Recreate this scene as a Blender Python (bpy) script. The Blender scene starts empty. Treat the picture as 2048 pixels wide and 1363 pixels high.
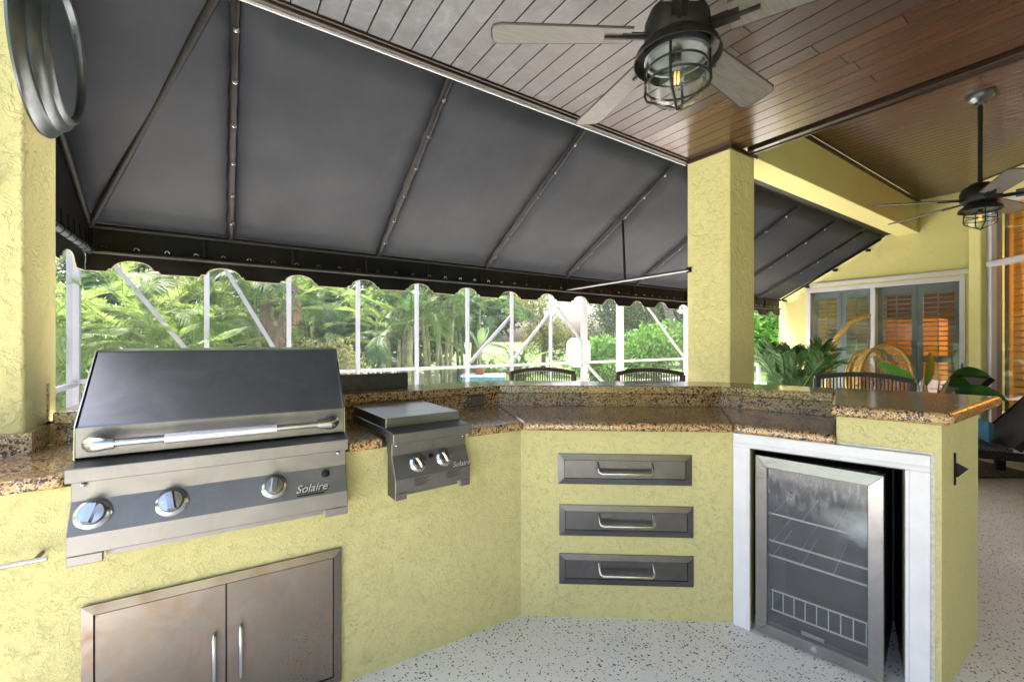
import bpy, bmesh, math, random
import numpy as np
from mathutils import Vector, Matrix
R = math.radians
rng = np.random.default_rng(7); random.seed(7)
S = bpy.context.scene
COL = S.collection

# ------------------------------------------------------------ camera, sky, sun, exposure
cam = bpy.data.cameras.new('camera'); camo = bpy.data.objects.new('camera', cam); COL.objects.link(camo)
camo.location = (0, 0, 1.29); camo.rotation_euler = (R(90), 0, R(56.17 - 90))
cam.sensor_width = 36; cam.lens = 36 * 862 / 2048; cam.clip_start = .05; cam.clip_end = 2000
S.camera = camo
SUN_EL, SUN_AZ = R(58), R(108)          # direction towards the sun, azimuth from +X
W = bpy.data.worlds.new('World'); S.world = W; W.use_nodes = True
wt = W.node_tree; bg = wt.nodes['Background']
sky = wt.nodes.new('ShaderNodeTexSky'); sky.sky_type = 'NISHITA'; sky.sun_disc = False
sky.sun_elevation = SUN_EL; sky.sun_rotation = math.pi / 2 - SUN_AZ; sky.air_density = .8; sky.dust_density = 6.0; sky.ozone_density = .6
wt.links.new(sky.outputs[0], bg.inputs[0]); bg.inputs[1].default_value = .15
sl = bpy.data.lights.new('sun', 'SUN'); sl.energy = 3.0; sl.angle = R(3); sl.color = (1, .95, .86)
so = bpy.data.objects.new('sun', sl); COL.objects.link(so)
so.rotation_euler = Vector((math.cos(SUN_AZ) * math.cos(SUN_EL), math.sin(SUN_AZ) * math.cos(SUN_EL), math.sin(SUN_EL))).to_track_quat('Z', 'Y').to_euler()
S.view_settings.view_transform = 'Standard'; S.view_settings.look = 'None'
S.view_settings.use_white_balance = True; S.view_settings.white_balance_temperature = 6500
S.view_settings.exposure = 2.55; S.view_settings.gamma = 1
S.render.engine = 'CYCLES'
S.cycles.max_bounces = 7; S.cycles.diffuse_bounces = 4; S.cycles.glossy_bounces = 4; S.cycles.transparent_max_bounces = 12

# ------------------------------------------------------------ node helpers
class NT:
    def __init__(s, name):
        s.m = bpy.data.materials.new(name); s.m.use_nodes = True; s.t = s.m.node_tree
        s.b = s.t.nodes['Principled BSDF']; s.out = s.t.nodes['Material Output']
        s.pos = s.n('ShaderNodeNewGeometry')
    def n(s, typ, props=None, **ins):
        k = s.t.nodes.new(typ)
        for a, v in (props or {}).items(): setattr(k, a, v)
        for a, v in ins.items(): s.set(k, a, v)
        return k
    def set(s, k, a, v):
        i = k.inputs[int(a[1:])] if a[0] == 'i' and a[1:].isdigit() else k.inputs[a.replace('_', ' ')]
        if isinstance(v, bpy.types.NodeSocket): s.t.links.new(v, i)
        elif isinstance(v, bpy.types.Node): s.t.links.new(v.outputs[0], i)
        else:
            if isinstance(v, tuple) and len(v) == 3 and i.type == 'RGBA': v = (*v, 1)
            i.default_value = v
    def P(s, **k):
        for a, v in k.items(): s.set(s.b, a, v)
    def vec(s, sc=(1, 1, 1), rot=(0, 0, 0), src=None):
        return s.n('ShaderNodeMapping', Vector=src or s.pos.outputs['Position'], Scale=sc, Rotation=rot)
    def noise(s, scale, detail=4, rough=.55, v=None, dist=0):
        return s.n('ShaderNodeTexNoise', Vector=v or s.pos.outputs['Position'], Scale=scale, Detail=detail, Roughness=rough, Distortion=dist)
    def vor(s, scale, v=None, feature='F1', rnd=1.):
        return s.n('ShaderNodeTexVoronoi', {'feature': feature}, Vector=v or s.pos.outputs['Position'], Scale=scale, Randomness=rnd)
    def ramp(s, f, stops, interp='LINEAR'):
        k = s.n('ShaderNodeValToRGB', i0=f); e = k.color_ramp.elements; k.color_ramp.interpolation = interp
        while len(e) < len(stops): e.new(.5)
        for el, (p, c) in zip(e, stops):
            el.position = p; el.color = (*c, 1) if isinstance(c, tuple) else (c, c, c, 1)
        return k.outputs[0]
    def mix(s, f, a, b, mode='MIX'):
        k = s.n('ShaderNodeMix', {'data_type': 'RGBA', 'blend_type': mode})
        for i, v in ((0, f), (6, a), (7, b)):
            if isinstance(v, bpy.types.NodeSocket): s.t.links.new(v, k.inputs[i])
            else: k.inputs[i].default_value = (*v, 1) if isinstance(v, tuple) else v
        return k.outputs[2]
    def math(s, op, a, b=0., c=0.):
        return s.n('ShaderNodeMath', {'operation': op}, i0=a, i1=b, i2=c).outputs[0]
    def bump(s, h, strength=.5, dist=.003, normal=None):
        k = s.n('ShaderNodeBump', Height=h, Strength=strength, Distance=dist)
        if normal is not None: s.set(k, 'Normal', normal)
        return k.outputs[0]

def simple(name, col, rough=.5, metal=0., spec=.5, var=.12, vs=6., bump=0., bs=120., coat=0.):
    t = NT(name); nz = t.noise(vs, 5)
    lo = tuple(c * (1 - var) for c in col); hi = tuple(min(1, c * (1 + var)) for c in col)
    t.P(Base_Color=t.ramp(nz.outputs[0], [(.3, lo), (.7, hi)]), Roughness=rough, Metallic=metal, Coat_Weight=coat)
    t.b.inputs['Specular IOR Level'].default_value = spec
    if bump: t.P(Normal=t.bump(t.noise(bs, 3).outputs[0], bump, .002))
    return t.m

def stucco(name, col, scale=1., strength=.55, skip=.5):
    t = NT(name); p = t.pos.outputs['Position']
    w = t.noise(9 * scale, 3).outputs[1]
    wv = t.n('ShaderNodeVectorMath', {'operation': 'MULTIPLY_ADD'}, i0=w, i1=(.12 / scale, .12 / scale, .12 / scale), i2=p).outputs[0]
    n1 = t.noise(30 * scale, 4, .55, wv).outputs[0]
    ridge = t.math('ABSOLUTE', t.math('SUBTRACT', n1, .5))              # fine worm lines left by the trowel
    keep = t.ramp(t.noise(14 * scale, 3, .6).outputs[0], [(.42, 0.), (.58, 1.)])
    worm = t.math('MULTIPLY', t.ramp(ridge, [(0, 1.), (.035, 0.)]), keep)
    plat = t.ramp(t.noise(11 * scale, 5, .62, wv).outputs[0], [(.43, 0.), (.54, 1.)])   # skip-trowel plateaus
    n2 = t.noise(120 * scale, 4, .65).outputs[0]
    n3 = t.noise(46 * scale, 4, .6).outputs[0]
    h = t.math('ADD', t.math('ADD', t.math('MULTIPLY', worm, -.38), t.math('MULTIPLY', plat, skip)), t.math('ADD', t.math('MULTIPLY', n2, .30), t.math('MULTIPLY', n3, .55)))
    big = t.noise(1.7, 4, .6).outputs[0]
    c = t.ramp(big, [(.3, tuple(x * .93 for x in col)), (.7, tuple(min(1, x * 1.04) for x in col))])
    c = t.mix(t.ramp(t.noise(9, 6, .7).outputs[0], [(.60, 0.), (.85, .10)]), c, tuple(x * .75 for x in col))
    c = t.mix(t.math('MULTIPLY', worm, .04), c, tuple(x * .5 for x in col))
    t.P(Base_Color=c, Roughness=.8, Normal=t.bump(h, strength, .006))
    t.b.inputs['Specular IOR Level'].default_value = .2
    return t.m

def granite(name):
    t = NT(name)
    w = t.noise(30, 3).outputs[1]
    p = t.n('ShaderNodeVectorMath', {'operation': 'MULTIPLY_ADD'}, i0=w, i1=(.02, .02, .02), i2=t.pos.outputs['Position']).outputs[0]
    v1 = t.vor(135, p); v2 = t.vor(240, p)
    g = t.n('ShaderNodeSeparateColor', Color=v1.outputs['Color']); g2 = t.n('ShaderNodeSeparateColor', Color=v2.outputs['Color'])
    c = t.ramp(g.outputs[0], [(0, (.42, .26, .10)), (.35, (.58, .39, .17)), (.6, (.34, .18, .06)), (.8, (.60, .43, .22)), (1, (.46, .26, .08))])
    blot = t.ramp(t.noise(9, 4, .6).outputs[0], [(.40, 0.), (.68, .75)])
    c = t.mix(blot, c, (.52, .29, .09))
    m = t.noise(11, 5, .7).outputs[0]
    dark = t.math('GREATER_THAN', t.math('ADD', g.outputs[1], t.math('MULTIPLY', m, .7)), 1.11)
    c = t.mix(dark, c, (.045, .030, .022))
    d2 = t.math('GREATER_THAN', t.math('ADD', g2.outputs[1], t.math('MULTIPLY', m, .5)), 1.06)
    c = t.mix(d2, c, (.09, .055, .035))
    d3 = t.math('GREATER_THAN', g2.outputs[2], .93)
    c = t.mix(d3, c, (.66, .55, .40))
    t.P(Base_Color=c, Roughness=.14, Coat_Weight=.15, Coat_Roughness=.06)
    return t.m

def steel(name, col=(.29, .285, .28), rough=.30, rust=0., streak=(1, 1, 60), dust=0., smear=.0):
    t = NT(name)
    st = t.noise(9, 4, .6, t.vec(streak)).outputs[0]
    cl = t.noise(5.5, 6, .65, dist=1.2).outputs[0]
    c = t.ramp(cl, [(.25, tuple(x * .80 for x in col)), (.75, tuple(min(1, x * 1.12) for x in col))])
    rr = t.math('ADD', rough - .10, t.math('MULTIPLY', t.math('ADD', st, cl), .07))
    met = 1.0
    if dust:
        dd = t.ramp(t.noise(420, 2).outputs[0], [(.70, 0.), (.76, dust)])
        c = t.mix(dd, c, (.75, .75, .75)); rr = t.math('ADD', rr, t.math('MULTIPLY', dd, .4))
    if rust:
        sp = t.vor(120); sz = t.n('ShaderNodeSeparateColor', Color=sp.outputs['Color']).outputs[0]
        area = t.noise(3.2, 4, .6).outputs[0]
        zz = t.n('ShaderNodeSeparateXYZ', Vector=t.pos.outputs['Position']).outputs[2]
        area = t.math('ADD', area, t.math('MULTIPLY', t.math('SUBTRACT', .32, zz), .55))   # splash rust gathers low down
        spot = t.math('LESS_THAN', sp.outputs['Distance'], t.math('MULTIPLY', t.math('MULTIPLY', sz, .34), t.ramp(area, [(.42, 0.), (.7, 1.)])))
        stain = t.ramp(t.noise(16, 6, .7).outputs[0], [(.5, 0.), (.75, .65 * rust)])
        c = t.mix(stain, c, (.30, .17, .08)); c = t.mix(t.math('MULTIPLY', spot, min(1., rust * 1.3)), c, (.14, .06, .025))
        met = t.math('SUBTRACT', 1., t.math('MAXIMUM', t.math('MULTIPLY', spot, .9), t.math('MULTIPLY', stain, .7)))
        rr = t.math('ADD', rr, t.math('MULTIPLY', stain, .3))
    t.P(Base_Color=c, Metallic=met, Roughness=rr, Anisotropic=.3)
    return t.m

def wood(name, c1, c2, rough=.28, grain=(14, 1.2, 14), coat=.06, wear_sheen=0.):
    t = NT(name)
    rnd = t.n('ShaderNodeObjectInfo').outputs['Random']
    off = t.n('ShaderNodeCombineXYZ', X=t.math('MULTIPLY', rnd, 37.), Y=t.math('MULTIPLY', rnd, 91.), Z=0.)
    src = t.n('ShaderNodeVectorMath', {'operation': 'ADD'}, i0=t.pos.outputs['Position'], i1=off.outputs[0]).outputs[0]
    n1 = t.noise(3.2, 7, .65, t.vec(grain, src=src), .6).outputs[0]
    n2 = t.noise(2.2, 5, .6, src).outputs[0]
    c = t.ramp(n1, [(.25, c1), (.75, c2)])
    c = t.mix(t.math('MULTIPLY', rnd, .3), c, tuple(x * 1.4 for x in c2))
    if wear_sheen:
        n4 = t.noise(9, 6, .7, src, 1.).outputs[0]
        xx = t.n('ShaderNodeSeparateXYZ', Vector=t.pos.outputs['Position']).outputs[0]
        wz = t.ramp(t.math('ADD', t.math('MULTIPLY', xx, .33), t.math('MULTIPLY', t.math('SUBTRACT', n2, .5), .5)), [(.25, wear_sheen), (.75, 0.)])  # mottled wear plus sky reflection put into the colour, fading along X
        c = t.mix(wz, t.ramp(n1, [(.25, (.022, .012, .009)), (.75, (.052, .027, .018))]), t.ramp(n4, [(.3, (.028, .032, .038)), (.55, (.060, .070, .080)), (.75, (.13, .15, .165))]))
    t.P(Base_Color=c, Roughness=t.math('ADD', rough - .06, t.math('MULTIPLY', n2, .16)), Coat_Weight=coat, Coat_Roughness=.12,
        Normal=t.bump(n1, .12, .002))
    return t.m

def leaf(name, cols, trans=.35, rough=.45):
    t = NT(name)
    rnd = t.pos.outputs['Random Per Island']
    big = t.noise(.9, 3).outputs[0]
    f = t.math('ADD', t.math('MULTIPLY', rnd, .7), t.math('MULTIPLY', t.math('SUBTRACT', big, .35), .8))
    n = len(cols) - 1
    c = t.ramp(f, [(i / n, cc) for i, cc in enumerate(cols)])
    t.P(Base_Color=c, Roughness=rough)
    t.b.inputs['Specular IOR Level'].default_value = .3
    tr = t.n('ShaderNodeBsdfTranslucent', Color=t.mix(.6, c, tuple(min(1, x * 1.5) for x in cols[-1])))
    mx = t.n('ShaderNodeMixShader', i0=trans, i1=t.b.outputs[0], i2=tr.outputs[0])
    t.t.links.new(mx.outputs[0], t.out.inputs[0])
    return t.m

M = {}
STU = (.675, .627, .30)
M['stucco'] = stucco('stucco_yellow', STU, 2.3, .75, .10)
M['stucco_col'] = stucco('stucco_pillar', STU, .85, .85, .7)
M['stucco_house'] = stucco('stucco_house', (.60, .56, .24), 1.2, .5, .4)
M['granite'] = granite('granite_tan')
M['steel'] = steel('stainless_brushed', (.26, .255, .25), .50, dust=.3)
M['steel_hood'] = steel('stainless_hood', (.30, .31, .33), .34, dust=.4)
M['steel_dull'] = steel('stainless_dull', (.165, .165, .17), .38)
M['steel_rust'] = steel('stainless_rusty_door', (.26, .235, .205), .40, rust=.9)
M['steel_frame'] = steel('stainless_rusty_frame', (.25, .225, .20), .40, rust=1.0)
M['steel_fridge'] = steel('stainless_fridge', (.40, .395, .39), .32)
M['chrome'] = steel('chrome_cast', (.62, .63, .63), .20, dust=.4)
M['logo_metal'] = simple('bright_logo_metal', (.85, .85, .86), .35, .6, var=.03)
M['guard'] = simple('dark_blue_steel', (.055, .06, .07), .4, .6, var=.3, vs=25)
M['zinc'] = simple('zinc_grey', (.13, .145, .15), .33, .8, var=.3, vs=9)
M['black_plastic'] = simple('black_plastic', (.012, .012, .013), .35)
M['black_metal'] = simple('black_powder_coat', (.008, .008, .008), .55, spec=.2, var=.3, vs=40)
M['bronze'] = simple('dark_bronze', (.012, .0115, .010), .45, spec=.35, var=.4, vs=30)
M['white_trim'] = simple('white_painted_trim', (.80, .80, .82), .38, var=.04, vs=14, bump=.05)
M['white_alu'] = simple('white_aluminium', (.52, .52, .55), .35, var=.05)
M['grey_alu'] = simple('grey_white_aluminium', (.30, .30, .33), .4, var=.06)
M['post_alu'] = simple('white_enclosure_aluminium', (.36, .36, .39), .4, var=.06)
M['caulk'] = simple('white_caulk', (.62, .61, .56), .6, var=.2, vs=60, bump=.4, bs=90)
M['plank'] = wood('ceiling_plank_varnish', (.034, .017, .010), (.078, .038, .021), .22)
M['plank_w'] = wood('ceiling_plank_weathered', (.045, .036, .032), (.085, .068, .060), .36, wear_sheen=.85)  # worn boards with the sky's sheen coloured in
M['trim_wood'] = simple('dark_trim_wood', (.022, .012, .008), .3, var=.3, vs=20, coat=.3)
M['blade'] = wood('fan_blade_grey_oak', (.075, .072, .062), (.155, .148, .125), .45, (3, 22, 22), .05)
M['dark_wood'] = simple('dark_blade_edge', (.03, .028, .025), .5)
M['wicker'] = simple('brown_wicker', (.055, .040, .030), .45, var=.5, vs=160, bump=.8, bs=260)
M['rattan'] = simple('gold_rattan', (.50, .33, .085), .45, var=.3, vs=40, bump=.3)
M['rattan_red'] = simple('copper_rattan', (.36, .14, .04), .45, var=.3, vs=40, bump=.3)
M['blue_cloth'] = simple('blue_cushion', (.06, .20, .30), .9, var=.2, vs=60, bump=.3, bs=400)
M['terracotta'] = simple('terracotta', (.32, .13, .07), .8)
M['white_plastic'] = simple('white_plastic', (.86, .86, .86), .35, var=.02)
M['pool_tile'] = simple('turquoise_tile', (.04, .32, .40), .2, var=.35, vs=25)
M['concrete_white'] = simple('white_coping', (.80, .79, .75), .7)
M['bark'] = simple('palm_bark', (.22, .20, .17), .85, var=.4, vs=14, bump=.8, bs=40)
M['stem'] = simple('areca_stem', (.30, .32, .15), .6, var=.4, vs=9)
M['inside'] = simple('interior_wall', (.32, .17, .085), .8)
M['inside_floor'] = simple('interior_floor', (.20, .13, .08), .4)
M['orange'] = simple('orange_cabinet', (.72, .30, .05), .6)
M['shutter'] = simple('grey_shutter', (.36, .37, .39), .45, var=.05)
M['pot_grey'] = simple('grey_pot', (.30, .29, .27), .7)

def floor_mat():
    t = NT('speckled_deck_paint')
    p = t.vec((1, 1, 0))
    pw = t.n('ShaderNodeVectorMath', {'operation': 'MULTIPLY_ADD'}, i0=t.noise(70, 2).outputs[1], i1=(.010, .010, 0), i2=p.outputs[0]).outputs[0]
    v = t.vor(76, pw); cs = t.n('ShaderNodeSeparateColor', Color=v.outputs['Color'])
    dens = t.noise(1.3, 4, .6).outputs[0]
    rad = t.math('MULTIPLY', t.math('SUBTRACT', cs.outputs[0], t.math('SUBTRACT', .50, t.math('MULTIPLY', dens, .75))), .42)
    sp = t.math('LESS_THAN', v.outputs['Distance'], rad)
    v2 = t.vor(120, pw); c2 = t.n('ShaderNodeSeparateColor', Color=v2.outputs['Color'])
    sp2 = t.math('LESS_THAN', v2.outputs['Distance'], t.math('MULTIPLY', t.math('SUBTRACT', c2.outputs[0], .40), .62))
    c = t.ramp(t.noise(2.2, 5, .6).outputs[0], [(.3, (.76, .745, .72)), (.7, (.86, .845, .82))])
    c = t.mix(t.ramp(t.noise(.5, 3).outputs[0], [(.5, 0.), (.75, .3)]), c, (.62, .55, .42))
    c = t.mix(sp2, c, (.24, .235, .22)); c = t.mix(sp, c, (.11, .108, .10))
    h = t.math('ADD', t.noise(160, 3).outputs[0], t.math('MULTIPLY', t.math('MAXIMUM', sp, sp2), -.8))
    t.P(Base_Color=c, Roughness=.42, Normal=t.bump(h, .35, .003))
    return t.m
M['deck'] = floor_mat()

def fabric_mat():
    t = NT('awning_canvas')
    wv = t.noise(500, 2).outputs[0]
    c = t.ramp(t.noise(2.2, 5, .6).outputs[0], [(.3, (.036, .040, .049)), (.7, (.060, .066, .077))])
    t.P(Base_Color=c, Roughness=.5, Normal=t.bump(t.math('ADD', wv, t.math('MULTIPLY', t.math('ADD', t.noise(3, 4).outputs[0], t.noise(5, 3, .5, t.vec((3, .6, .6))).outputs[0]), 3.)), .22, .006))
    t.b.inputs['Specular IOR Level'].default_value = .15
    tr = t.n('ShaderNodeBsdfTranslucent', Color=(.05, .053, .066, 1))
    mx = t.n('ShaderNodeMixShader', i0=.35, i1=t.b.outputs[0], i2=tr.outputs[0]); t.t.links.new(mx.outputs[0], t.out.inputs[0])
    return t.m
M['canvas'] = fabric_mat()
M['canvas_black'] = simple('black_vinyl', (.004, .004, .005), .40, spec=.2, var=.3, vs=12, bump=.5, bs=14)
M['piping'] = simple('olive_piping', (.26, .23, .14), .7)

def glass_mat(name, tint=(.9, .95, .95), refl=1.0):
    t = NT(name)
    tr = t.n('ShaderNodeBsdfTransparent', Color=(*tint, 1)); gl = t.n('ShaderNodeBsdfGlossy', Roughness=.01, Color=(refl, refl, refl, 1))
    fr = t.n('ShaderNodeFresnel', IOR=t.math('MULTIPLY_ADD', t.pos.outputs['Backfacing'], 1 / 1.55 - 1.55, 1.55))
    mx = t.n('ShaderNodeMixShader', i0=fr.outputs[0], i1=tr.outputs[0], i2=gl.outputs[0]); t.t.links.new(mx.outputs[0], t.out.inputs[0])
    return t.m
M['glass'] = glass_mat('window_glass', (.75, .80, .79))
M['lamp_glass'] = glass_mat('lamp_glass', (.93, .97, .95))

def screen_mat():
    t = NT('insect_screen')
    tr = t.n('ShaderNodeBsdfTransparent', Color=(1, 1, 1, 1)); df = t.n('ShaderNodeBsdfDiffuse', Color=(.15, .155, .16, 1))
    mx = t.n('ShaderNodeMixShader', i0=.19, i1=tr.outputs[0], i2=df.outputs[0]); t.t.links.new(mx.outputs[0], t.out.inputs[0])
    return t.m
M['screen'] = screen_mat()

def fridge_glass():
    t = NT('fogged_fridge_glass'); p = t.pos.outputs['Position']
    tr = t.n('ShaderNodeBsdfTransparent', Color=(.86, .87, .88, 1)); gl = t.n('ShaderNodeBsdfGlossy', Roughness=.05)
    fr = t.n('ShaderNodeFresnel', IOR=t.math('MULTIPLY_ADD', t.pos.outputs['Backfacing'], 1 / 1.5 - 1.5, 1.5))
    m1 = t.n('ShaderNodeMixShader', i0=fr.outputs[0], i1=tr.outputs[0], i2=gl.outputs[0])
    # condensation: a fogged cloud under a band of running droplets
    d = t.n('ShaderNodeVectorMath', {'operation': 'SUBTRACT'}, i0=p, i1=(2.03, .60, .575)).outputs[0]
    d = t.n('ShaderNodeVectorMath', {'operation': 'MULTIPLY'}, i0=d, i1=(2.2, 4.6, 8.5)).outputs[0]
    ln = t.n('ShaderNodeVectorMath', {'operation': 'LENGTH'}, i0=d).outputs['Value']
    fog = t.math('MULTIPLY', t.ramp(t.math('ADD', ln, t.math('MULTIPLY', t.noise(14, 5, .6).outputs[0], .6)), [(.45, 1.), (1.5, 0.)]), .62)
    z = t.n('ShaderNodeSeparateXYZ', Vector=p).outputs[2]
    band = t.ramp(z, [(.55, .15), (.63, 1.), (.78, .8)])
    dr = t.ramp(t.noise(60, 5, .7, t.vec((1, 1, .3))).outputs[0], [(.50, 0.), (.62, .5)])
    f = t.math('MAXIMUM', fog, t.math('MULTIPLY', t.math('MULTIPLY', band, dr), .55))
    f = t.math('ADD', f, .07)
    df = t.n('ShaderNodeBsdfDiffuse', Color=(.55, .57, .58, 1))
    m2 = t.n('ShaderNodeMixShader', i0=f, i1=m1.outputs[0], i2=df.outputs[0]); t.t.links.new(m2.outputs[0], t.out.inputs[0])
    return t.m
M['fridge_glass'] = fridge_glass()

def rug_mat():
    t = NT('palm_leaf_rug')
    w = t.n('ShaderNodeTexWave', Vector=t.vec((1, 1, 1), (0, 0, .5)), Scale=7., Distortion=7., Detail=2.)
    c = t.ramp(w.outputs[0], [(.35, (.025, .035, .028)), (.5, (.14, .18, .13)), (.62, (.03, .04, .03)), (.85, (.36, .37, .27))])
    t.P(Base_Color=c, Roughness=.9)
    return t.m
M['rug'] = rug_mat()

def weave_mat():
    t = NT('dark_flat_weave')
    b = t.n('ShaderNodeTexChecker', Vector=t.n('ShaderNodeTexCoord').outputs['Object'], Scale=62., Color1=(.018, .017, .018, 1), Color2=(.085, .082, .085, 1))
    t.P(Base_Color=b.outputs[0], Roughness=.5, Normal=t.bump(b.outputs[1], .8, .004))
    return t.m
M['weave'] = weave_mat()

def emit(name, col, s):
    t = NT(name); t.P(Base_Color=col, Emission_Color=col, Emission_Strength=s); return t.m
M['filament'] = emit('lit_filament', (1., .22, .02), 1.2)

M['areca'] = leaf('areca_leaf', [(.05, .10, .022), (.10, .19, .045), (.18, .29, .065), (.32, .42, .12)], .45)
M['areca_dk'] = leaf('palm_leaf_green', [(.03, .075, .025), (.06, .14, .04), (.11, .22, .06)], .35)
M['dry'] = leaf('dry_frond', [(.25, .15, .11), (.36, .24, .18)], .3)
M['tree_mid'] = leaf('tree_leaf_mid', [(.03, .075, .015), (.07, .15, .03), (.14, .25, .05)], .4)
M['tree_dark'] = leaf('tree_leaf_dark', [(.02, .045, .018), (.04, .085, .03), (.09, .14, .06)], .3)
M['tree_yel'] = leaf('tree_leaf_yellow', [(.08, .12, .02), (.16, .20, .04), (.26, .27, .07)], .45)
M['varieg'] = leaf('variegated_leaf', [(.06, .12, .02), (.22, .26, .06), (.50, .48, .20), (.58, .56, .30)], .35)
M['bright'] = leaf('bright_shrub_leaf', [(.03, .10, .015), (.07, .19, .03), (.15, .32, .06)], .45)
M['strap'] = leaf('strap_leaf', [(.08, .16, .02), (.16, .27, .04), (.30, .38, .08)], .4)
M['bigleaf'] = simple('glossy_big_leaf', (.035, .12, .022), .25, var=.35, vs=8)
M['lightleaf'] = simple('pale_banana_leaf', (.34, .50, .20), .4, var=.3, vs=8)

def grass_mat():
    t = NT('lawn'); n = t.noise(1.2, 6, .7).outputs[0]
    t.P(Base_Color=t.ramp(n, [(.3, (.05, .10, .02)), (.7, (.11, .19, .04))]), Roughness=.9, Normal=t.bump(t.noise(60, 4).outputs[0], .8, .03)); return t.m
M['lawn'] = grass_mat()

# ------------------------------------------------------------ mesh helpers
class MB:
    def __init__(s): s.v = []; s.f = []
    def add(s, vs, fs):
        o = len(s.v); s.v += [tuple(map(float, p)) for p in vs]; s.f += [tuple(i + o for i in q) for q in fs]; return s
    def box(s, x0, x1, y0, y1, z0, z1, rot=None, c=None):
        vs = [(x, y, z) for z in (z0, z1) for y in (y0, y1) for x in (x0, x1)]
        if rot is not None: c = Vector(c or (0, 0, 0)); vs = [rot @ (Vector(p) - c) + c for p in vs]
        return s.add(vs, [(0, 2, 3, 1), (4, 5, 7, 6), (0, 1, 5, 4), (2, 6, 7, 3), (0, 4, 6, 2), (1, 3, 7, 5)])
    def prism(s, poly, z0, z1):
        n = len(poly); a = sum(poly[i][0] * poly[(i + 1) % n][1] - poly[(i + 1) % n][0] * poly[i][1] for i in range(n))
        if a < 0: poly = poly[::-1]
        return s.add([(x, y, z0) for x, y in poly] + [(x, y, z1) for x, y in poly],
                     [tuple(range(n))[::-1], tuple(range(n, 2 * n))] + [(i, (i + 1) % n, n + (i + 1) % n, n + i) for i in range(n)])
    def extr(s, prof, x0, x1):                     # closed profile in (y,z), swept along x
        n = len(prof)
        return s.add([(x0, y, z) for y, z in prof] + [(x1, y, z) for y, z in prof],
                     [tuple(range(n)), tuple(range(n, 2 * n))[::-1]] + [(i, n + i, n + (i + 1) % n, (i + 1) % n) for i in range(n)])
    def tube(s, pts, r, n=10, cap=True, closed=False):
        pts = [Vector(p) for p in pts]; rs = r if isinstance(r, (list, tuple)) else [r] * len(pts)
        vs = []; up = None; L = len(pts)
        for i, p in enumerate(pts):
            if closed: d = pts[(i + 1) % L] - pts[i - 1]
            else: d = (pts[min(i + 1, L - 1)] - pts[max(i - 1, 0)])
            d.normalize()
            if up is None: up = Vector((0, 0, 1)) if abs(d.z) < .9 else Vector((1, 0, 0))
            a = d.cross(up).normalized(); b = a.cross(d).normalized(); up = b
            vs += [p + (a * math.cos(t) + b * math.sin(t)) * rs[i] for t in [2 * math.pi * k / n for k in range(n)]]
        fs = []
        for i in range(L if closed else L - 1):
            j = (i + 1) % L
            fs += [(i * n + k, i * n + (k + 1) % n, j * n + (k + 1) % n, j * n + k) for k in range(n)]
        if cap and not closed: fs += [tuple(range(n))[::-1], tuple(range((L - 1) * n, L * n))]
        return s.add(vs, fs)
    def lathe(s, prof, n=32, mat=None):            # prof (r,z) about z
        mat = mat or Matrix(); vs = []; fs = []; L = len(prof)
        for r, z in prof: vs += [mat @ Vector((r * math.cos(2 * math.pi * k / n), r * math.sin(2 * math.pi * k / n), z)) for k in range(n)]
        for i in range(L - 1): fs += [(i * n + k, i * n + (k + 1) % n, (i + 1) * n + (k + 1) % n, (i + 1) * n + k) for k in range(n)]
        return s.add(vs, fs)
    def build(s, name, mat, parent=None, smooth=False, bevel=0., seg=2, loc=None, auto=False):
        me = bpy.data.meshes.new(name); me.from_pydata(s.v, [], s.f); me.update()
        return link(name, me, mat, parent, smooth, bevel, seg, loc, auto)
def link(name, me, mat, parent=None, smooth=False, bevel=0., seg=2, loc=None, auto=False):
    bm = bmesh.new(); bm.from_mesh(me); bmesh.ops.recalc_face_normals(bm, faces=bm.faces); bm.to_mesh(me); bm.free()
    if mat: me.materials.append(M[mat] if isinstance(mat, str) else mat)
    if smooth or auto: me.polygons.foreach_set('use_smooth', [True] * len(me.polygons))
    if auto: me.set_sharp_from_angle(angle=R(38))
    o = bpy.data.objects.new(name, me); COL.objects.link(o); o.parent = parent
    if loc: o.location = loc
    if bevel:
        b = o.modifiers.new('bevel', 'BEVEL'); b.width = bevel; b.segments = seg; b.limit_method = 'ANGLE'; b.angle_limit = R(40)
        if seg > 1: me.polygons.foreach_set('use_smooth', [True] * len(me.polygons)); me.set_sharp_from_angle(angle=R(60)); b.harden_normals = True
    return o
def tag(o, label=None, cat=None, group=None, kind=None):
    if label: o['label'] = label
    if cat: o['category'] = cat
    if group: o['group'] = group
    if kind: o['kind'] = kind
    return o
def thing(name, label, cat, loc=(0, 0, 0), rz=0., group=None):
    o = bpy.data.objects.new(name, None); COL.objects.link(o); o.location = loc; o.rotation_euler = (0, 0, rz); o.empty_display_size = .1
    return tag(o, label, cat, group)
def copy_tree(o, parent=None):
    c = o.copy(); COL.objects.link(c); c.parent = parent
    for ch in list(o.children): copy_tree(ch, c)
    return c
def inst(name, me, parent, mtx):
    o = bpy.data.objects.new(name, me); COL.objects.link(o); o.parent = parent; o.matrix_local = mtx; return o
def lettering(name, txt, size, mat, parent, mtx, shear=.3, ext=.0012):
    cu = bpy.data.curves.new(name, 'FONT'); cu.body = txt; cu.size = size; cu.shear = shear; cu.extrude = ext; cu.align_x = 'CENTER'; cu.align_y = 'CENTER'
    cu.resolution_u = 3
    t = bpy.data.objects.new(name, cu); COL.objects.link(t)
    me = bpy.data.meshes.new_from_object(t.evaluated_get(bpy.context.evaluated_depsgraph_get()))
    bpy.data.objects.remove(t); me.name = name; me.materials.clear(); me.materials.append(M[mat])
    return inst(name, me, parent, mtx)

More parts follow.
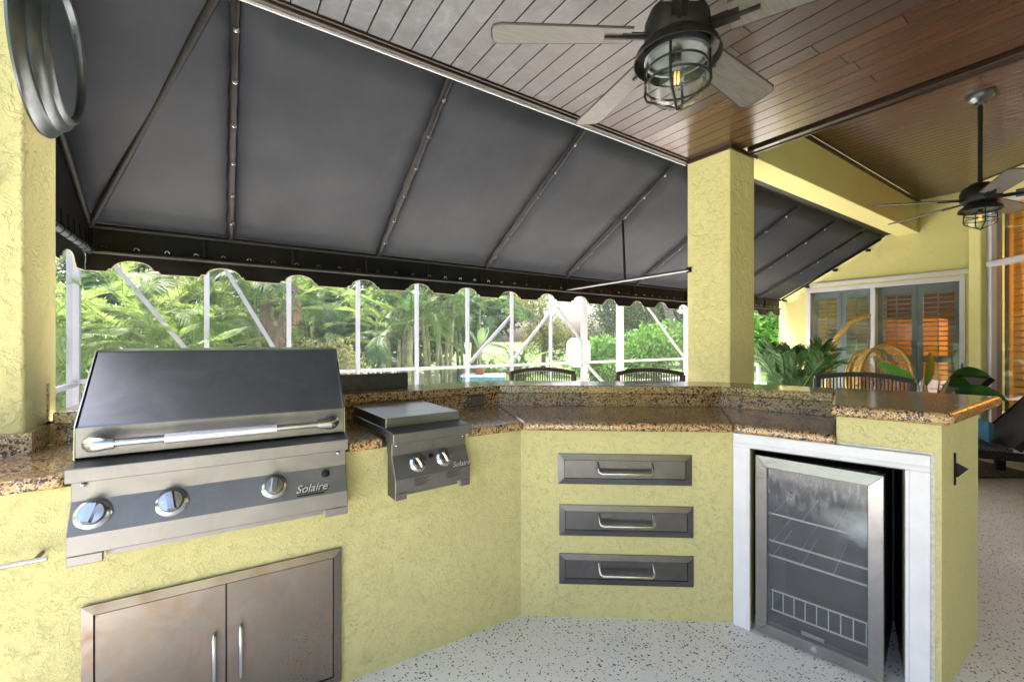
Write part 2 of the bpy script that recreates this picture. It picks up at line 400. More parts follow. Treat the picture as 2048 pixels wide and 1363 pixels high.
# ------------------------------------------------------------ setting: ground, deck
MB().add([(-400, -400, -.03), (400, -400, -.03), (400, 400, -.03), (-400, 400, -.03)], [(0, 1, 2, 3)]).build('ground', 'lawn')['kind'] = 'structure'
MB().box(-4.5, 14, -4.5, 9.6, -.10, 0).build('patio_floor', 'deck')['kind'] = 'structure'

# ------------------------------------------------------------ kitchen island
def rot2(p, a): return (p[0] * math.cos(a) - p[1] * math.sin(a), p[0] * math.sin(a) + p[1] * math.cos(a))
GA = R(-3); C1 = Vector((1.163, 1.661)); C2 = Vector((1.944, 1.081)); EE = Vector((2.160, .430))
MA = math.atan2(C2.y - C1.y, C2.x - C1.x); FA = math.atan2(EE.y - C2.y, EE.x - C2.x)
dirs = [Vector((math.cos(a), math.sin(a))) for a in (GA, MA, FA)]; nrm = [Vector((-d.y, d.x)) for d in dirs]
G0 = C1 - dirs[0] * 2.7
def isect(p, d, q, e):
    c = d.x * e.y - d.y * e.x; w = q - p; return p + d * ((w.x * e.y - w.y * e.x) / c)
def off(k, yend=.430):
    a = G0 + nrm[0] * k
    b = isect(a, dirs[0], C1 + nrm[1] * k, dirs[1]); c = isect(C1 + nrm[1] * k, dirs[1], C2 + nrm[2] * k, dirs[2])
    p = C2 + nrm[2] * k; e = p + dirs[2] * ((yend - p.y) / dirs[2].y)
    return [a, b, c, e]
def gp(u, n): return C1 + dirs[0] * u + nrm[0] * n
def fp(s_, n): return C2 + dirs[2] * s_ + nrm[2] * n
def tl(*ps): return [tuple(p) for p in ps]
isl = thing('kitchen_island', 'angled yellow stucco outdoor kitchen island with tan granite counter and raised bar', 'kitchen island', (1.2, 1.7, 0))
def ib(mb, name, mat, bevel=0., seg=2):
    mb.v = [(x - 1.2, y - 1.7, z) for x, y, z in mb.v]; return mb.build(name, mat, isl, bevel=bevel, seg=seg)
o0, o1 = off(0), off(.10)
ib(MB().prism(tl(o0[0], o0[1], o1[1], o1[0]), 0, .873), 'front_wall', 'stucco')
ib(MB().prism(tl(o0[1], o0[2], o1[2], o1[1]), 0, .873), 'front_wall', 'stucco')
ib(MB().prism(tl(C2, fp(.074, 0), fp(.074, .10), o1[2]), 0, .873), 'fridge_wall', 'stucco')
ib(MB().prism(tl(fp(.074, 0), fp(.382, 0), fp(.382, .10), fp(.074, .10)), .812, .873), 'fridge_wall', 'stucco')
ib(MB().prism(tl(fp(.382, 0), EE, o1[3], fp(.382, .10)), .812, .985), 'fridge_wall', 'stucco')
ib(MB().prism(tl(fp(.588, 0), EE, o1[3], fp(.588, .10)), 0, .812), 'fridge_wall', 'stucco')
ib(MB().prism([(o1[3].x - .001, .430), (2.735, .430), (2.735, .50), (o1[3].x - .022, .50)], 0, .985), 'end_wall', 'stucco')
k0, k1 = off(.505, .502), off(.59, .502)
for i in range(3):
    ib(MB().prism(tl(k0[i], k0[i + 1], k1[i + 1], k1[i]), 0, .985), 'knee_wall', 'stucco')
# scribed stucco plate round the grill and burner cut-outs
ib(MB().prism(tl(gp(-1.56, -.004), gp(-.23, -.004), gp(-.23, .004), gp(-1.56, .004)), .634, .872), 'patch_plate', 'stucco')
# granite counter slabs
f0, f1 = off(-.036), off(.48)
ib(MB().prism(tl(f0[0], gp(-1.535, -.036), gp(-1.535, .48), f1[0]), .875, .914), 'counter_slab', 'granite', .014, 4)
ib(MB().prism(tl(gp(-.775, -.036), gp(-.648, -.036), gp(-.69, .48), gp(-.775, .48)), .875, .914), 'counter_slab', 'granite', .012, 4)
ib(MB().prism(tl(gp(-.30, -.036), f0[1], f1[1], gp(-.36, .48)), .875, .914), 'counter_slab', 'granite', .014, 4)
ib(MB().prism(tl(gp(-.69, .445), gp(-.36, .445), gp(-.36, .48), gp(-.69, .48)), .875, .9135), 'counter_slab', 'granite')
ib(MB().prism(tl(f0[1], f0[2], f1[2], f1[1]), .875, .9142), 'counter_slab', 'granite', .014, 4)
ib(MB().prism(tl(f0[2], fp(.380, -.036), fp(.380, .48), f1[2]), .875, .9138), 'counter_slab', 'granite', .014, 4)
ib(MB().prism(tl(fp(.3805, .012), fp(.395, .012), fp(.395, .478), fp(.3805, .478)), .9145, .984), 'side_splash', 'granite')
b0, b1 = off(.4805, .46), off(.5045, .46)
for i in range(3):
    a, b = b0[i], b0[i + 1]; c, d = b1[i + 1], b1[i]
    if i == 0: a, d = gp(-1.70, .4805), gp(-1.70, .5045)
    if i == 2: b, c = fp(.3800, .4805), fp(.3800, .5045)
    ib(MB().prism(tl(a, b, c, d), .9147, .987), 'backsplash', 'granite')
t0, t1 = off(.460), off(.765)
ib(MB().prism(tl(gp(-1.70, .46), t0[1], t1[1], gp(-1.70, .765)), .9875, 1.033), 'bar_slab', 'granite', .006, 2)
ib(MB().prism(tl(t0[1], t0[2], t1[2], t1[1]), .9875, 1.0333), 'bar_slab', 'granite', .006, 2)
ib(MB().prism(tl(t0[2], fp(.361, .460), fp(.361, .765), t1[2]), .9875, 1.0327), 'bar_slab', 'granite', .006, 2)
q1 = isect(fp(0, -.036), dirs[2], Vector((0, .395)), Vector((1, 0))); q2 = isect(fp(0, .80), dirs[2], Vector((0, .395)), Vector((1, 0)))
ib(MB().prism(tl(fp(.362, -.036), q1, q2, fp(.362, .80)), .9875, 1.0335), 'bar_slab', 'granite', .017, 4)
ib(MB().box(-.57, -.548, 2.315, 2.34, .9148, 1.13), 'side_splash', 'granite')

# left pillar on the counter, its granite skirt
pil = thing('stucco_pillar', 'rough yellow stucco pillar at the left edge carrying the round mirror', 'pillar', (-.72, 2.28, 0))
MB().box(-.23, .17, -.18, .15, .918, 2.70).build('shaft', 'stucco_col', pil, bevel=.012, seg=3)
MB().box(-.23, .192, -.202, -.1815, .9145, .985).build('granite_skirt', 'granite', pil)
MB().box(.1715, .192, -.181, .06, .9145, .985).build('granite_skirt', 'granite', pil)
# round porthole mirror on the pillar
mir = thing('round_mirror', 'round grey metal porthole mirror fixed to the left pillar', 'mirror', (-.549, 2.22, 2.33))
RX = Matrix.Rotation(R(90), 4, 'Y')
MB().lathe([(.10, 0), (.292, 0), (.296, .008), (.290, .018), (.268, .030), (.262, .036), (.266, .042), (.258, .056), (.236, .066), (.230, .078), (.222, .082), (.214, .078), (.212, .066)], 64, RX).build('rim', 'zinc', mir, smooth=False, auto=True)
t_ = NT('mirror_glass'); t_.P(Base_Color=(.55, .62, .62, 1), Metallic=1., Roughness=.10); M['mirror'] = t_.m
MB().lathe([(0.0001, .068), (.2125, .068)], 64, RX).build('mirror_glass', 'mirror', mir)

# ------------------------------------------------------------ gas grill
gr = thing('gas_grill', 'large stainless built-in gas grill with closed dark hood and long bar handle', 'grill', (*gp(-1.152, 0), 0), GA)
gr.location.z = 0
HW = .362
def mitre_hood():
    prof = [(-.034, .954), (-.030, 1.044), (.165, 1.256), (.44, 1.262), (.47, 1.0), (.47, .954)]
    return MB().extr(prof, -HW + .002, HW - .002)
mitre_hood().build('hood', 'steel_hood', gr, bevel=.005, seg=2)
MB().box(-HW + .003, HW - .003, -.0385, -.0345, .9575, 1.043).build('hood_band', 'steel', gr, bevel=.001, seg=1)
for sx in (-1, 1):
    MB().extr([(-.039, .952), (-.0345, 1.046), (.162, 1.260), (.44, 1.266), (.473, 1.0), (.473, .952)], sx * HW - .0015, sx * HW + .0015).build('hood_cheek', 'chrome', gr)
MB().extr([(-.10, .941), (-.02, .951), (.47, .951), (.47, .90), (-.085, .90), (-.10, .902)], -HW - .003, HW + .003).build('ledge', 'steel', gr, bevel=.003, seg=2)
# sloped control panel with a notch in its skirt
def panel(hw, nl, zs, ys, zn):
    z0, z1, z2, z3 = zs; ya, yb = ys
    m = MB(); m.extr([(ya, z0), (ya, z1), (yb, z2), (yb, zn), (yb + .012, zn), (yb + .012, z2 + .004), (.0, z1), (.0, z0)], -hw, hw)
    for a, b in ((-hw, -nl), (nl, hw)): m.box(a, b, yb, yb + .012, z3, zn)
    return m
panel(HW, .287, (.8995, .842, .757, .676), (-.062, -.100), .703).build('control_panel', 'steel', gr, bevel=.002, seg=1)
for sx in (-1, 1): MB().extr([(-.061, .899), (-.061, .842), (-.099, .757), (-.099, .678), (-.006, .678), (-.006, .899)], sx * (HW - .004) - .0015, sx * (HW - .004) + .0015).build('side_plate', 'steel_dull', gr)
MB().box(-.285, .285, -.074, -.071, .681, .697).build('drip_tray_front', 'steel', gr)
MB().box(-HW + .006, HW - .006, -.078, -.006, .704, .71).build('tray_shelf', 'black_metal', gr)
sl_n = Vector((0, -.085, .038)).normalized()                     # outward normal of the sloped panel
def on_slope(x, z): return Vector((x, -.062 - .038 * (.842 - z) / .085, z))
def face(p, n, roll=0.):
    return Matrix.Translation(p) @ n.to_track_quat('Z', 'Y').to_matrix().to_4x4() @ Matrix.Rotation(roll, 4, 'Z')
kb = MB().lathe([(.0001, .0), (.042, .0), (.042, .004), (.037, .010), (.033, .012), (.031, .014)], 40)
MB_bez = bpy.data.meshes.new('bezel'); MB_bez.from_pydata(kb.v, [], kb.f); MB_bez.materials.append(M['chrome'])
MB_bez.polygons.foreach_set('use_smooth', [True] * len(MB_bez.polygons)); MB_bez.set_sharp_from_angle(angle=R(35))
kb = MB().lathe([(.0295, .010), (.030, .022), (.028, .027), (.0001, .029)], 40)
pr = [(-.028, .026), (-.024, .043), (.024, .043), (.028, .026)]
kb.add([(x, s_ * (.012 if abs(x) > .026 else .0075), z) for s_ in (-1, 1) for x, z in pr],
       [(0, 1, 2, 3), (7, 6, 5, 4), (0, 4, 5, 1), (1, 5, 6, 2), (2, 6, 7, 3)])
MB_knob = bpy.data.meshes.new('knob'); MB_knob.from_pydata(kb.v, [], kb.f)
bm_ = bmesh.new(); bm_.from_mesh(MB_knob); bmesh.ops.recalc_face_normals(bm_, faces=bm_.faces); bm_.to_mesh(MB_knob); bm_.free()
MB_knob.materials.append(M['chrome']); MB_knob.polygons.foreach_set('use_smooth', [True] * len(MB_knob.polygons)); MB_knob.set_sharp_from_angle(angle=R(35))
def knob(parent, p, n, roll, sc=1.):
    k = inst('knob', MB_knob, parent, face(p, n, roll) @ Matrix.Scale(sc, 4))
    inst('bezel', MB_bez, k, Matrix())
knob(gr, on_slope(-.312, .806), sl_n, R(75)); knob(gr, on_slope(-.137, .806), sl_n, R(100)); knob(gr, on_slope(.133, .806), sl_n, R(82), .92)
def button(parent, p, n, r=.011):
    m = MB().lathe([(.0001, .012), (r * .8, .011), (r, .006), (r, 0), (r * 1.25, 0), (r * 1.25, .002)][::-1], 20, face(p, n)); m.build('igniter_button', 'black_plastic', parent, auto=True)
button(gr, on_slope(.293, .822), sl_n)
lettering('logo_lettering', 'Solaire', .036, 'black_plastic', gr, face(on_slope(.2495, .7795) + sl_n * .0012, sl_n, 0) @ Matrix.Rotation(0, 4, 'Z'), .35)  # black copy, offset to paint the shadow of the metal letters
lettering('logo_lettering', 'Solaire', .036, 'logo_metal', gr, face(on_slope(.2455, .7832) + sl_n * .0032, sl_n, 0), .35)
MB().box(-.047, .040, -.0025, .0025, 0, .0015).build('logo_underline', 'black_plastic', gr).matrix_local = face(on_slope(.247, .765), sl_n)
for sx in (-1, 1): MB().lathe([(.0001, .010), (.006, .009), (.0075, .004), (.0075, 0)], 14, face(Vector((sx * .335, -.0625, .888)), Vector((0, -1, 0)))).build('screw', 'chrome', gr, smooth=True)
# bar handle with bell ends and a thick grip
HZ, HY = 1.003, -.098
hd = MB().tube([(-.270, HY, HZ), (.270, HY, HZ)], .0105, 16).build('handle', 'chrome', gr, auto=True)
MB().tube([(-.150, HY, HZ), (.140, HY, HZ)], .0165, 20).build('handle_grip', simple('knurled_grip', (.70, .70, .72), .33, .9, var=.1, vs=300, bump=.6, bs=500), hd, auto=True)
for sx in (-1, 1):
    pts = [(sx * .316, -.034, HZ - .002), (sx * .315, -.060, HZ - .001), (sx * .311, -.083, HZ), (sx * .298, HY + .001, HZ), (sx * .278, HY, HZ), (sx * .262, HY, HZ)]
    MB().tube(pts, [.026, .025, .024, .0215, .0175, .0165], 20).build('handle_bell', 'chrome', hd, auto=True)

# ------------------------------------------------------------ side burner
sb = thing('side_burner', 'small stainless two-knob side burner with flat lid beside the grill', 'side burner', (*gp(-.468, 0), 0), GA + R(6))
BW = .166
MB().extr([(.004, .984), (.420, .988), (.420, .916), (.004, .946)], -BW, BW).build('lid', 'steel_hood', sb, bevel=.003, seg=2)
MB().extr([(-.088, .940), (-.004, .946), (.42, .946), (.42, .9155), (.0, .9155), (.0, .898), (-.088, .900)], -BW - .004, BW + .004).build('ledge', 'steel', sb, bevel=.002, seg=1)
panel(BW - .003, .118, (.8985, .850, .765, .688), (-.052, -.090), .714).build('control_panel', 'steel', sb, bevel=.0015, seg=1)
for sx in (-1, 1): MB().extr([(-.051, .897), (-.051, .850), (-.089, .765), (-.089, .689), (-.006, .689), (-.006, .897)], sx * (BW - .006) - .0015, sx * (BW - .006) + .0015).build('side_plate', 'steel_dull', sb)
MB().box(-.117, .117, -.062, -.059, .693, .708).build('drip_tray_front', 'steel', sb)
def on_slope2(x, z): return Vector((x, -.052 - .038 * (.850 - z) / .085, z))
knob(sb, on_slope2(-.062, .812), sl_n, R(115), .86); knob(sb, on_slope2(.052, .815), sl_n, R(112), .86)
button(sb, on_slope2(-.004, .829), sl_n, .008)
lettering('logo_lettering', 'Solaire', .030, 'black_plastic', sb, face(on_slope2(.1245, .7770) + sl_n * .0012, sl_n, 0), .35)  # letter shadow again, as an offset black copy
lettering('logo_lettering', 'Solaire', .030, 'logo_metal', sb, face(on_slope2(.1225, .7800) + sl_n * .003, sl_n, 0), .35)
m = MB()
for x0, zt, n_ in ((-.085, .757, 6), (.055, .757, 5)):
    for i in range(n_): m.box(x0 - .005 * (i % 2), x0 + .062 - .008 * ((i * 7) % 3), -.0908, -.0905, zt - i * .0052, zt - i * .0052 + .0016)
m.build('printed_notice', 'black_plastic', sb)['kind'] = 'stuff'
for sx in (-1, 1): MB().lathe([(.0001, .009), (.005, .008), (.006, .004), (.006, 0)], 14, face(Vector((sx * .146, -.0525, .889)), Vector((0, -1, 0)))).build('screw', 'chrome', sb, smooth=True)

# dark metal wind guard standing on the bar behind the burner
wg = thing('wind_guard', 'flat dark metal wind guard standing on the bar behind the grill', 'wind guard', (*gp(-.55, .60), 1.0335), GA)
MB().box(-.22, .195, -.004, .004, 0, .085).build('plate', 'guard', wg, bevel=.002, seg=1)
MB().box(-.22, .195, .0045, .05, 0, .004).build('foot_flange', 'guard', wg)

# outlet with a metal flip cover on the backsplash
oc = thing('outlet_cover', 'grey metal outlet box with flip cover on the granite backsplash', 'outlet', (*gp(-.002, .480), .952), GA)
MB().box(-.052, .052, -.012, 0, -.030, .033).build('box', 'zinc', oc, bevel=.003, seg=2)
MB().box(-.034, .047, -.020, -.0125, -.024, .028).build('cover', 'steel_dull', oc, bevel=.003, seg=2)
for z in (-.016, .0, .016): MB().box(-.047, -.036, -.017, -.0125, z - .004, z + .004).build('hinge', 'chrome', oc)

# access doors under the grill
ad = thing('access_doors', 'rust-spotted double stainless access doors set below the grill', 'cabinet doors', (*gp(-1.151, -.0045), 0), GA)
ax0, ax1, az0, az1 = -.355, .355, .022, .519
def mitred_frame(x0, x1, z0, z1, w, y0, y1, parent, mat, lip=.003):
    out = []
    for (a, b, c, d) in (((x0, z0), (x1, z0), (x1 - w, z0 + w), (x0 + w, z0 + w)), ((x1, z0), (x1, z1), (x1 - w, z1 - w), (x1 - w, z0 + w)),
                         ((x1, z1), (x0, z1), (x0 + w, z1 - w), (x1 - w, z1 - w)), ((x0, z1), (x0, z0), (x0 + w, z0 + w), (x0 + w, z1 - w))):
        m = MB(); q = [a, b, c, d]
        m.add([(x, y1, z) for x, z in q] + [(a[0], y0 + lip, a[1]), (b[0], y0 + lip, b[1]), (c[0], y0, c[1]), (d[0], y0, d[1])],
              [(0, 1, 2, 3), (4, 7, 6, 5), (0, 4, 5, 1), (1, 5, 6, 2), (2, 6, 7, 3), (3, 7, 4, 0)])
        out.append(m.build('frame_bar', mat, parent))
    return out
mitred_frame(ax0, ax1, az0, az1, .027, -.012, 0, ad, 'steel_frame', .005)
for x0, x1 in ((ax0 + .0295, -.0055), (-.0025, ax1 - .0295)):
    d_ = MB().box(x0, x1, -.0085, -.002, az0 + .0295, az1 - .0295).build('door', 'steel_rust', ad, bevel=.0015, seg=1)
    hx = -.036 if x1 < 0 else .037; zz = .340 if x1 < 0 else .345
    MB().tube([(hx, -.004, zz - .004), (hx, -.026, zz - .004), (hx, -.032, zz - .012), (hx, -.032, zz - .160), (hx, -.026, zz - .168), (hx, -.004, zz - .168)], .0062, 10).build('handle', 'chrome', d_, auto=True)
MB().box(ax0 + .02, ax1 - .02, -.0018, -.0005, az0 + .02, az1 - .02).build('dark_gap', 'black_plastic', ad)

# pull bar at far left (end of a drawer handle cut by the frame)
tb = thing('pull_bar', 'thin rusty steel pull bar on the stucco left of the grill', 'handle', (*gp(-1.60, 0), .695), GA)
MB().tube([(-.5, -.052, 0), (.037, -.052, 0)], .0065, 12).build('bar', steel('rusty_rod', (.50, .46, .42), .34, rust=.6), tb, auto=True)
MB().tube([(.012, -.050, 0), (.012, .0, 0)], .0055, 10).build('standoff', 'steel_frame', tb, auto=True)

# ------------------------------------------------------------ three drawers
zs = [(.624, .765, 'top steel drawer of the three in the angled island wall', .174, .788), (.384, .527, 'middle steel drawer of the three in the angled island wall', .180, .795), (.158, .299, 'bottom steel drawer with chipped handle nearest the floor', .180, .796)]
for z0, z1, lab, u0, u1 in zs:
    d_ = thing('steel_drawer', lab, 'drawer', (*(C1 + dirs[1] * ((u0 + u1) / 2)), z0), MA, 'drawers in the island')
    h, w = z1 - z0, (u1 - u0) / 2
    mitred_frame(-w, w, 0, h, .0275, -.010, 0, d_, 'steel_dull', .004)
    f_ = MB().box(-w + .029, w - .029, -.008, -.002, .029, h - .029).build('drawer_front', 'steel_dull', d_, bevel=.001, seg=1)
    MB().box(-w + .02, w - .02, -.0015, -.0003, .02, h - .02).build('dark_gap', 'black_plastic', d_)
    hz = h * .5
    pts = [(-.124, -.006, hz + .030), (-.124, -.030, hz + .008), (-.121, -.038, hz - .004), (-.110, -.043, hz - .010), (.110, -.043, hz - .010), (.121, -.038, hz - .004), (.124, -.030, hz + .008), (.124, -.006, hz + .030)]
    MB().tube(pts, .0078, 12).build('handle', 'chrome', f_, auto=True)

# ------------------------------------------------------------ white trim and beverage fridge
tr = thing('fridge_trim', 'white painted wood trim framing the fridge opening', 'trim', (*C2, 0), FA)
m = MB().extr([(-.020, .812), (-.024, .822), (-.018, .835), (-.016, .858), (-.020, .873), (-.001, .873), (-.001, .812)], .006, .655)
m.build('head_board', 'white_trim', tr, bevel=.002, seg=1)
for a, b in ((.006, .074), (.586, .655)):
    MB().box(a, b, -.0175, -.001, 0, .8115).build('side_board', 'white_trim', tr, bevel=.003, seg=2)
    i0 = b - .012 if a < .1 else a
    MB().box(i0, i0 + .012, -.022, -.018, 0, .8115).build('bead', 'white_trim', tr, bevel=.002, seg=1)
MB().box(.6555, .668, -.006, -.0005, 0, .875).build('caulk_line', 'caulk', tr)
MB().box(.39, .668, -.004, -.0005, .8755, .884).build('caulk_line', 'caulk', tr)
liner = simple('dark_cavity_lining', (.040, .040, .043), .5, var=.4, vs=200, bump=.4, bs=300)
MB().box(.068, .0735, .0, .47, .002, .81).build('cavity_side', liner, tr); MB().box(.5885, .594, .0, .47, .002, .81).build('cavity_side', liner, tr)
MB().box(.0735, .5885, .0, .47, .8045, .811).build('cavity_top', liner, tr); MB().box(.0735, .5885, .465, .47, .002, .804).build('cavity_back', liner, tr)
FL = Vector((1.953, .985)); FRr = Vector((2.0385, .562)); fa = math.atan2(FRr.y - FL.y, FRr.x - FL.x)
fr = thing('beverage_fridge', 'black beverage fridge with steel-framed fogged glass door, pulled slightly out', 'fridge', (*FL, .012), fa)
FW, FH, FD = .432, .775, .46
bdy = [(0.004, FW - .004, .046, FD, 0, .02), (.004, FW - .004, .046, FD, FH - .03, FH - .008), (.004, .022, .046, FD, .02, FH - .03), (FW - .022, FW - .004, .046, FD, .02, FH - .03), (.022, FW - .022, FD - .02, FD, .02, FH - .03)]
m = MB()
for b in bdy: m.box(*b)
m.build('body', simple('black_fridge_body', (.016, .016, .018), .42, var=.3, vs=300, bump=.5, bs=500), fr)
dr = MB().box(.038, FW - .038, .028, .040, .038, FH - .038); 
m = MB()
for (q) in (((0, 0), (FW, 0), (FW - .046, .046), (.046, .046)), ((FW, 0), (FW, FH), (FW - .046, FH - .046), (FW - .046, .046)), ((FW, FH), (0, FH), (.046, FH - .046), (FW - .046, FH - .046)), ((0, FH), (0, 0), (.046, .046), (.046, FH - .046))):
    mm = MB(); mm.add([(x, .042, z) for x, z in q] + [(q[0][0], .006, q[0][1]), (q[1][0], .006, q[1][1]), (q[2][0], 0, q[2][1]), (q[3][0], 0, q[3][1])],
                      [(0, 1, 2, 3), (4, 7, 6, 5), (0, 4, 5, 1), (1, 5, 6, 2), (2, 6, 7, 3), (3, 7, 4, 0)])
    mm.build('door_frame', 'steel_fridge', fr, bevel=.0015, seg=1)
MB().box(.042, FW - .042, .012, .016, .042, FH - .042).build('glass_pane', 'fridge_glass', fr)
wire = simple('white_coated_wire', (.85, .85, .85), .4, var=.02)
for zi, dn in ((.505, 0), (.385, 1), (.32, 2)):
    m = MB(); 
    for k in range(4): m.tube([(.05 + k * .11, .06, zi), (.05 + k * .11, .43, zi)], .0011, 4)
    m.tube([(.03, .055, zi + .012), (FW - .03, .055, zi + .006)], .0042, 6)
    m.build('wire_shelf', wire, fr)
m = MB()
for z in (.092, .178): m.tube([(.05, .058, z), (FW - .05, .058, z)], .0036, 6)
for k in range(9): x = .055 + k * (FW - .11) / 8; m.tube([(x, .058, .092), (x, .058, .178)], .0024, 5)
m.build('wire_basket', wire, fr)
MB().prism([(.17, .0), (.25, .0), (.25, .003), (.17, .003)], 0, .018).build('badge', 'steel_fridge', fr, bevel=.001, seg=1, loc=(0, .0085, .060))
MB().lathe([(.0001, .003), (.006, .003), (.0065, .005), (.011, .005), (.012, 0)], 20, face(Vector((.216, -.0005 + .004, .024)), Vector((0, -1, 0)))).build('lock', 'chrome', fr, auto=True)
MB().tube([(FW - .03, .02, FH), (FW - .03, .02, FH + .008)], .012, 12).build('hinge', 'black_metal', fr)

# small iron hook on the island end
hk = thing('iron_hook', 'small dark iron arrow-shaped hook on the island end wall', 'hook', (2.33, .430, .80))
MB().box(-.007, .007, -.006, -.0005, -.062, .062).build('back_plate', 'black_metal', hk, bevel=.003, seg=2)
MB().add([(-.009, -.007, .026), (-.009, -.007, -.028), (.058, -.024, -.003), (-.009, -.012, .026), (-.009, -.012, -.028), (.058, -.030, -.003)], [(0, 2, 1), (3, 4, 5), (0, 3, 5, 2), (1, 2, 5, 4), (0, 1, 4, 3)]).build('arrow_head', 'black_metal', hk)

# ------------------------------------------------------------ column, beam, ceilings
Zc, Z2, XE, YE, XW = 2.702, 3.10, 3.25, 2.05, 7.5
cl = thing('stucco_column', 'square yellow stucco column standing behind the bar', 'column', (3.2, 1.875, 0))
MB().box(-.169, .169, -.173, .173, 0, 2.695).build('shaft', 'stucco_col', cl, bevel=.01, seg=3)
MB().box(-.185, .185, -.189, -.1735, 2.672, 2.70).build('crown_strip', 'trim_wood', cl)
MB().box(-.185, -.1695, -.173, .173, 2.672, 2.70).build('crown_strip', 'trim_wood', cl)
bmo = thing('stucco_beam', 'yellow stucco beam running from the column to the house wall', 'beam', (3.4, 1.875, 2.69))
MB().box(-.03, 4.10, -.173, .055, 0, .40).build('web', 'stucco_house', bmo, bevel=.008, seg=2)
MB().box(-.03, 4.10, .0555, .22, .035, .075).build('awning_plate', 'black_metal', bmo)
MB().box(-.02, 4.10, -.19, -.1735, .372, .408).build('cap_strip', 'trim_wood', bmo)
ce = tag(MB().box(-.75, XE + .02, -2.6, YE, Zc + .02, Zc + .10).build('porch_ceiling', 'trim_wood'), kind='structure')
pw_ = .1052
n0 = int((XE + .75) / pw_)
for k in range(n0 + 1):
    x0 = .338 - 10 * pw_ + k * pw_
    if x0 < -.74 or x0 + pw_ > XE + .02: continue
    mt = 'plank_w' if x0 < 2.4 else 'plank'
    cuts = [-2.6, YE - .035]
    if random.random() < .45: cuts.insert(1, random.uniform(.4, 1.7))
    for a, b in zip(cuts[:-1], cuts[1:]):
        MB().extr([(0, 0), (.003, -.003)], 0, 1) if False else None
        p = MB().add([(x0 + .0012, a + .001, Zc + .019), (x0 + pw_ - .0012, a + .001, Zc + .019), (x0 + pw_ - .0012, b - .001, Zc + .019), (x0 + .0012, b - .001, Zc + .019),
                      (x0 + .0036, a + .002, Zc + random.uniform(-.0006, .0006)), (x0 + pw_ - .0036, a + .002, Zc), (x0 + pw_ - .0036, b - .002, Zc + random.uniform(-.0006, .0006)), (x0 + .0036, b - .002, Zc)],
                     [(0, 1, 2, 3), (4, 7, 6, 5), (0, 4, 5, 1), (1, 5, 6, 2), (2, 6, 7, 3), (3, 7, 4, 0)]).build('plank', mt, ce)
# edge mouldings
MB().box(-.75, 3.03, YE - .033, YE - .018, Zc - .010, Zc + .018).build('edge_moulding', 'trim_wood', ce, bevel=.003, seg=2)
MB().box(-.75, 3.03, YE - .017, YE + .012, Zc - .022, Zc + .018).build('edge_moulding', 'trim_wood', ce, bevel=.006, seg=3)
MB().box(-.75, 3.03, YE + .013, YE + .020, Zc - .030, Zc + .018).build('edge_strip', 'white_alu', ce)
MB().box(XE - .032, XE + .02, -2.6, 1.68, Zc - .018, Zc + .018).build('edge_moulding', 'trim_wood', ce, bevel=.004, seg=2)
MB().box(XE + .021, XE + .028, -2.6, 1.68, Zc - .026, Zc + .40).build('edge_fascia', 'trim_wood', ce)
ce2 = tag(MB().box(XE + .03, XW + .1, -2.6, 1.70, Z2 + .012, Z2 + .08).build('inner_ceiling', 'trim_wood'), kind='structure')
pw2 = .083; k = 0
while XE + .035 + (k + 1) * pw2 < XW:
    x0 = XE + .035 + k * pw2; k += 1
    MB().add([(x0 + .001, -2.6, Z2 + .011), (x0 + pw2 - .001, -2.6, Z2 + .011), (x0 + pw2 - .001, 1.684, Z2 + .011), (x0 + .001, 1.684, Z2 + .011),
              (x0 + .005, -2.6, Z2), (x0 + pw2 - .005, -2.6, Z2), (x0 + pw2 - .005, 1.684, Z2), (x0 + .005, 1.684, Z2)],
             [(0, 1, 2, 3), (4, 7, 6, 5), (0, 4, 5, 1), (1, 5, 6, 2), (2, 6, 7, 3), (3, 7, 4, 0)]).build('plank', 'plank', ce2)

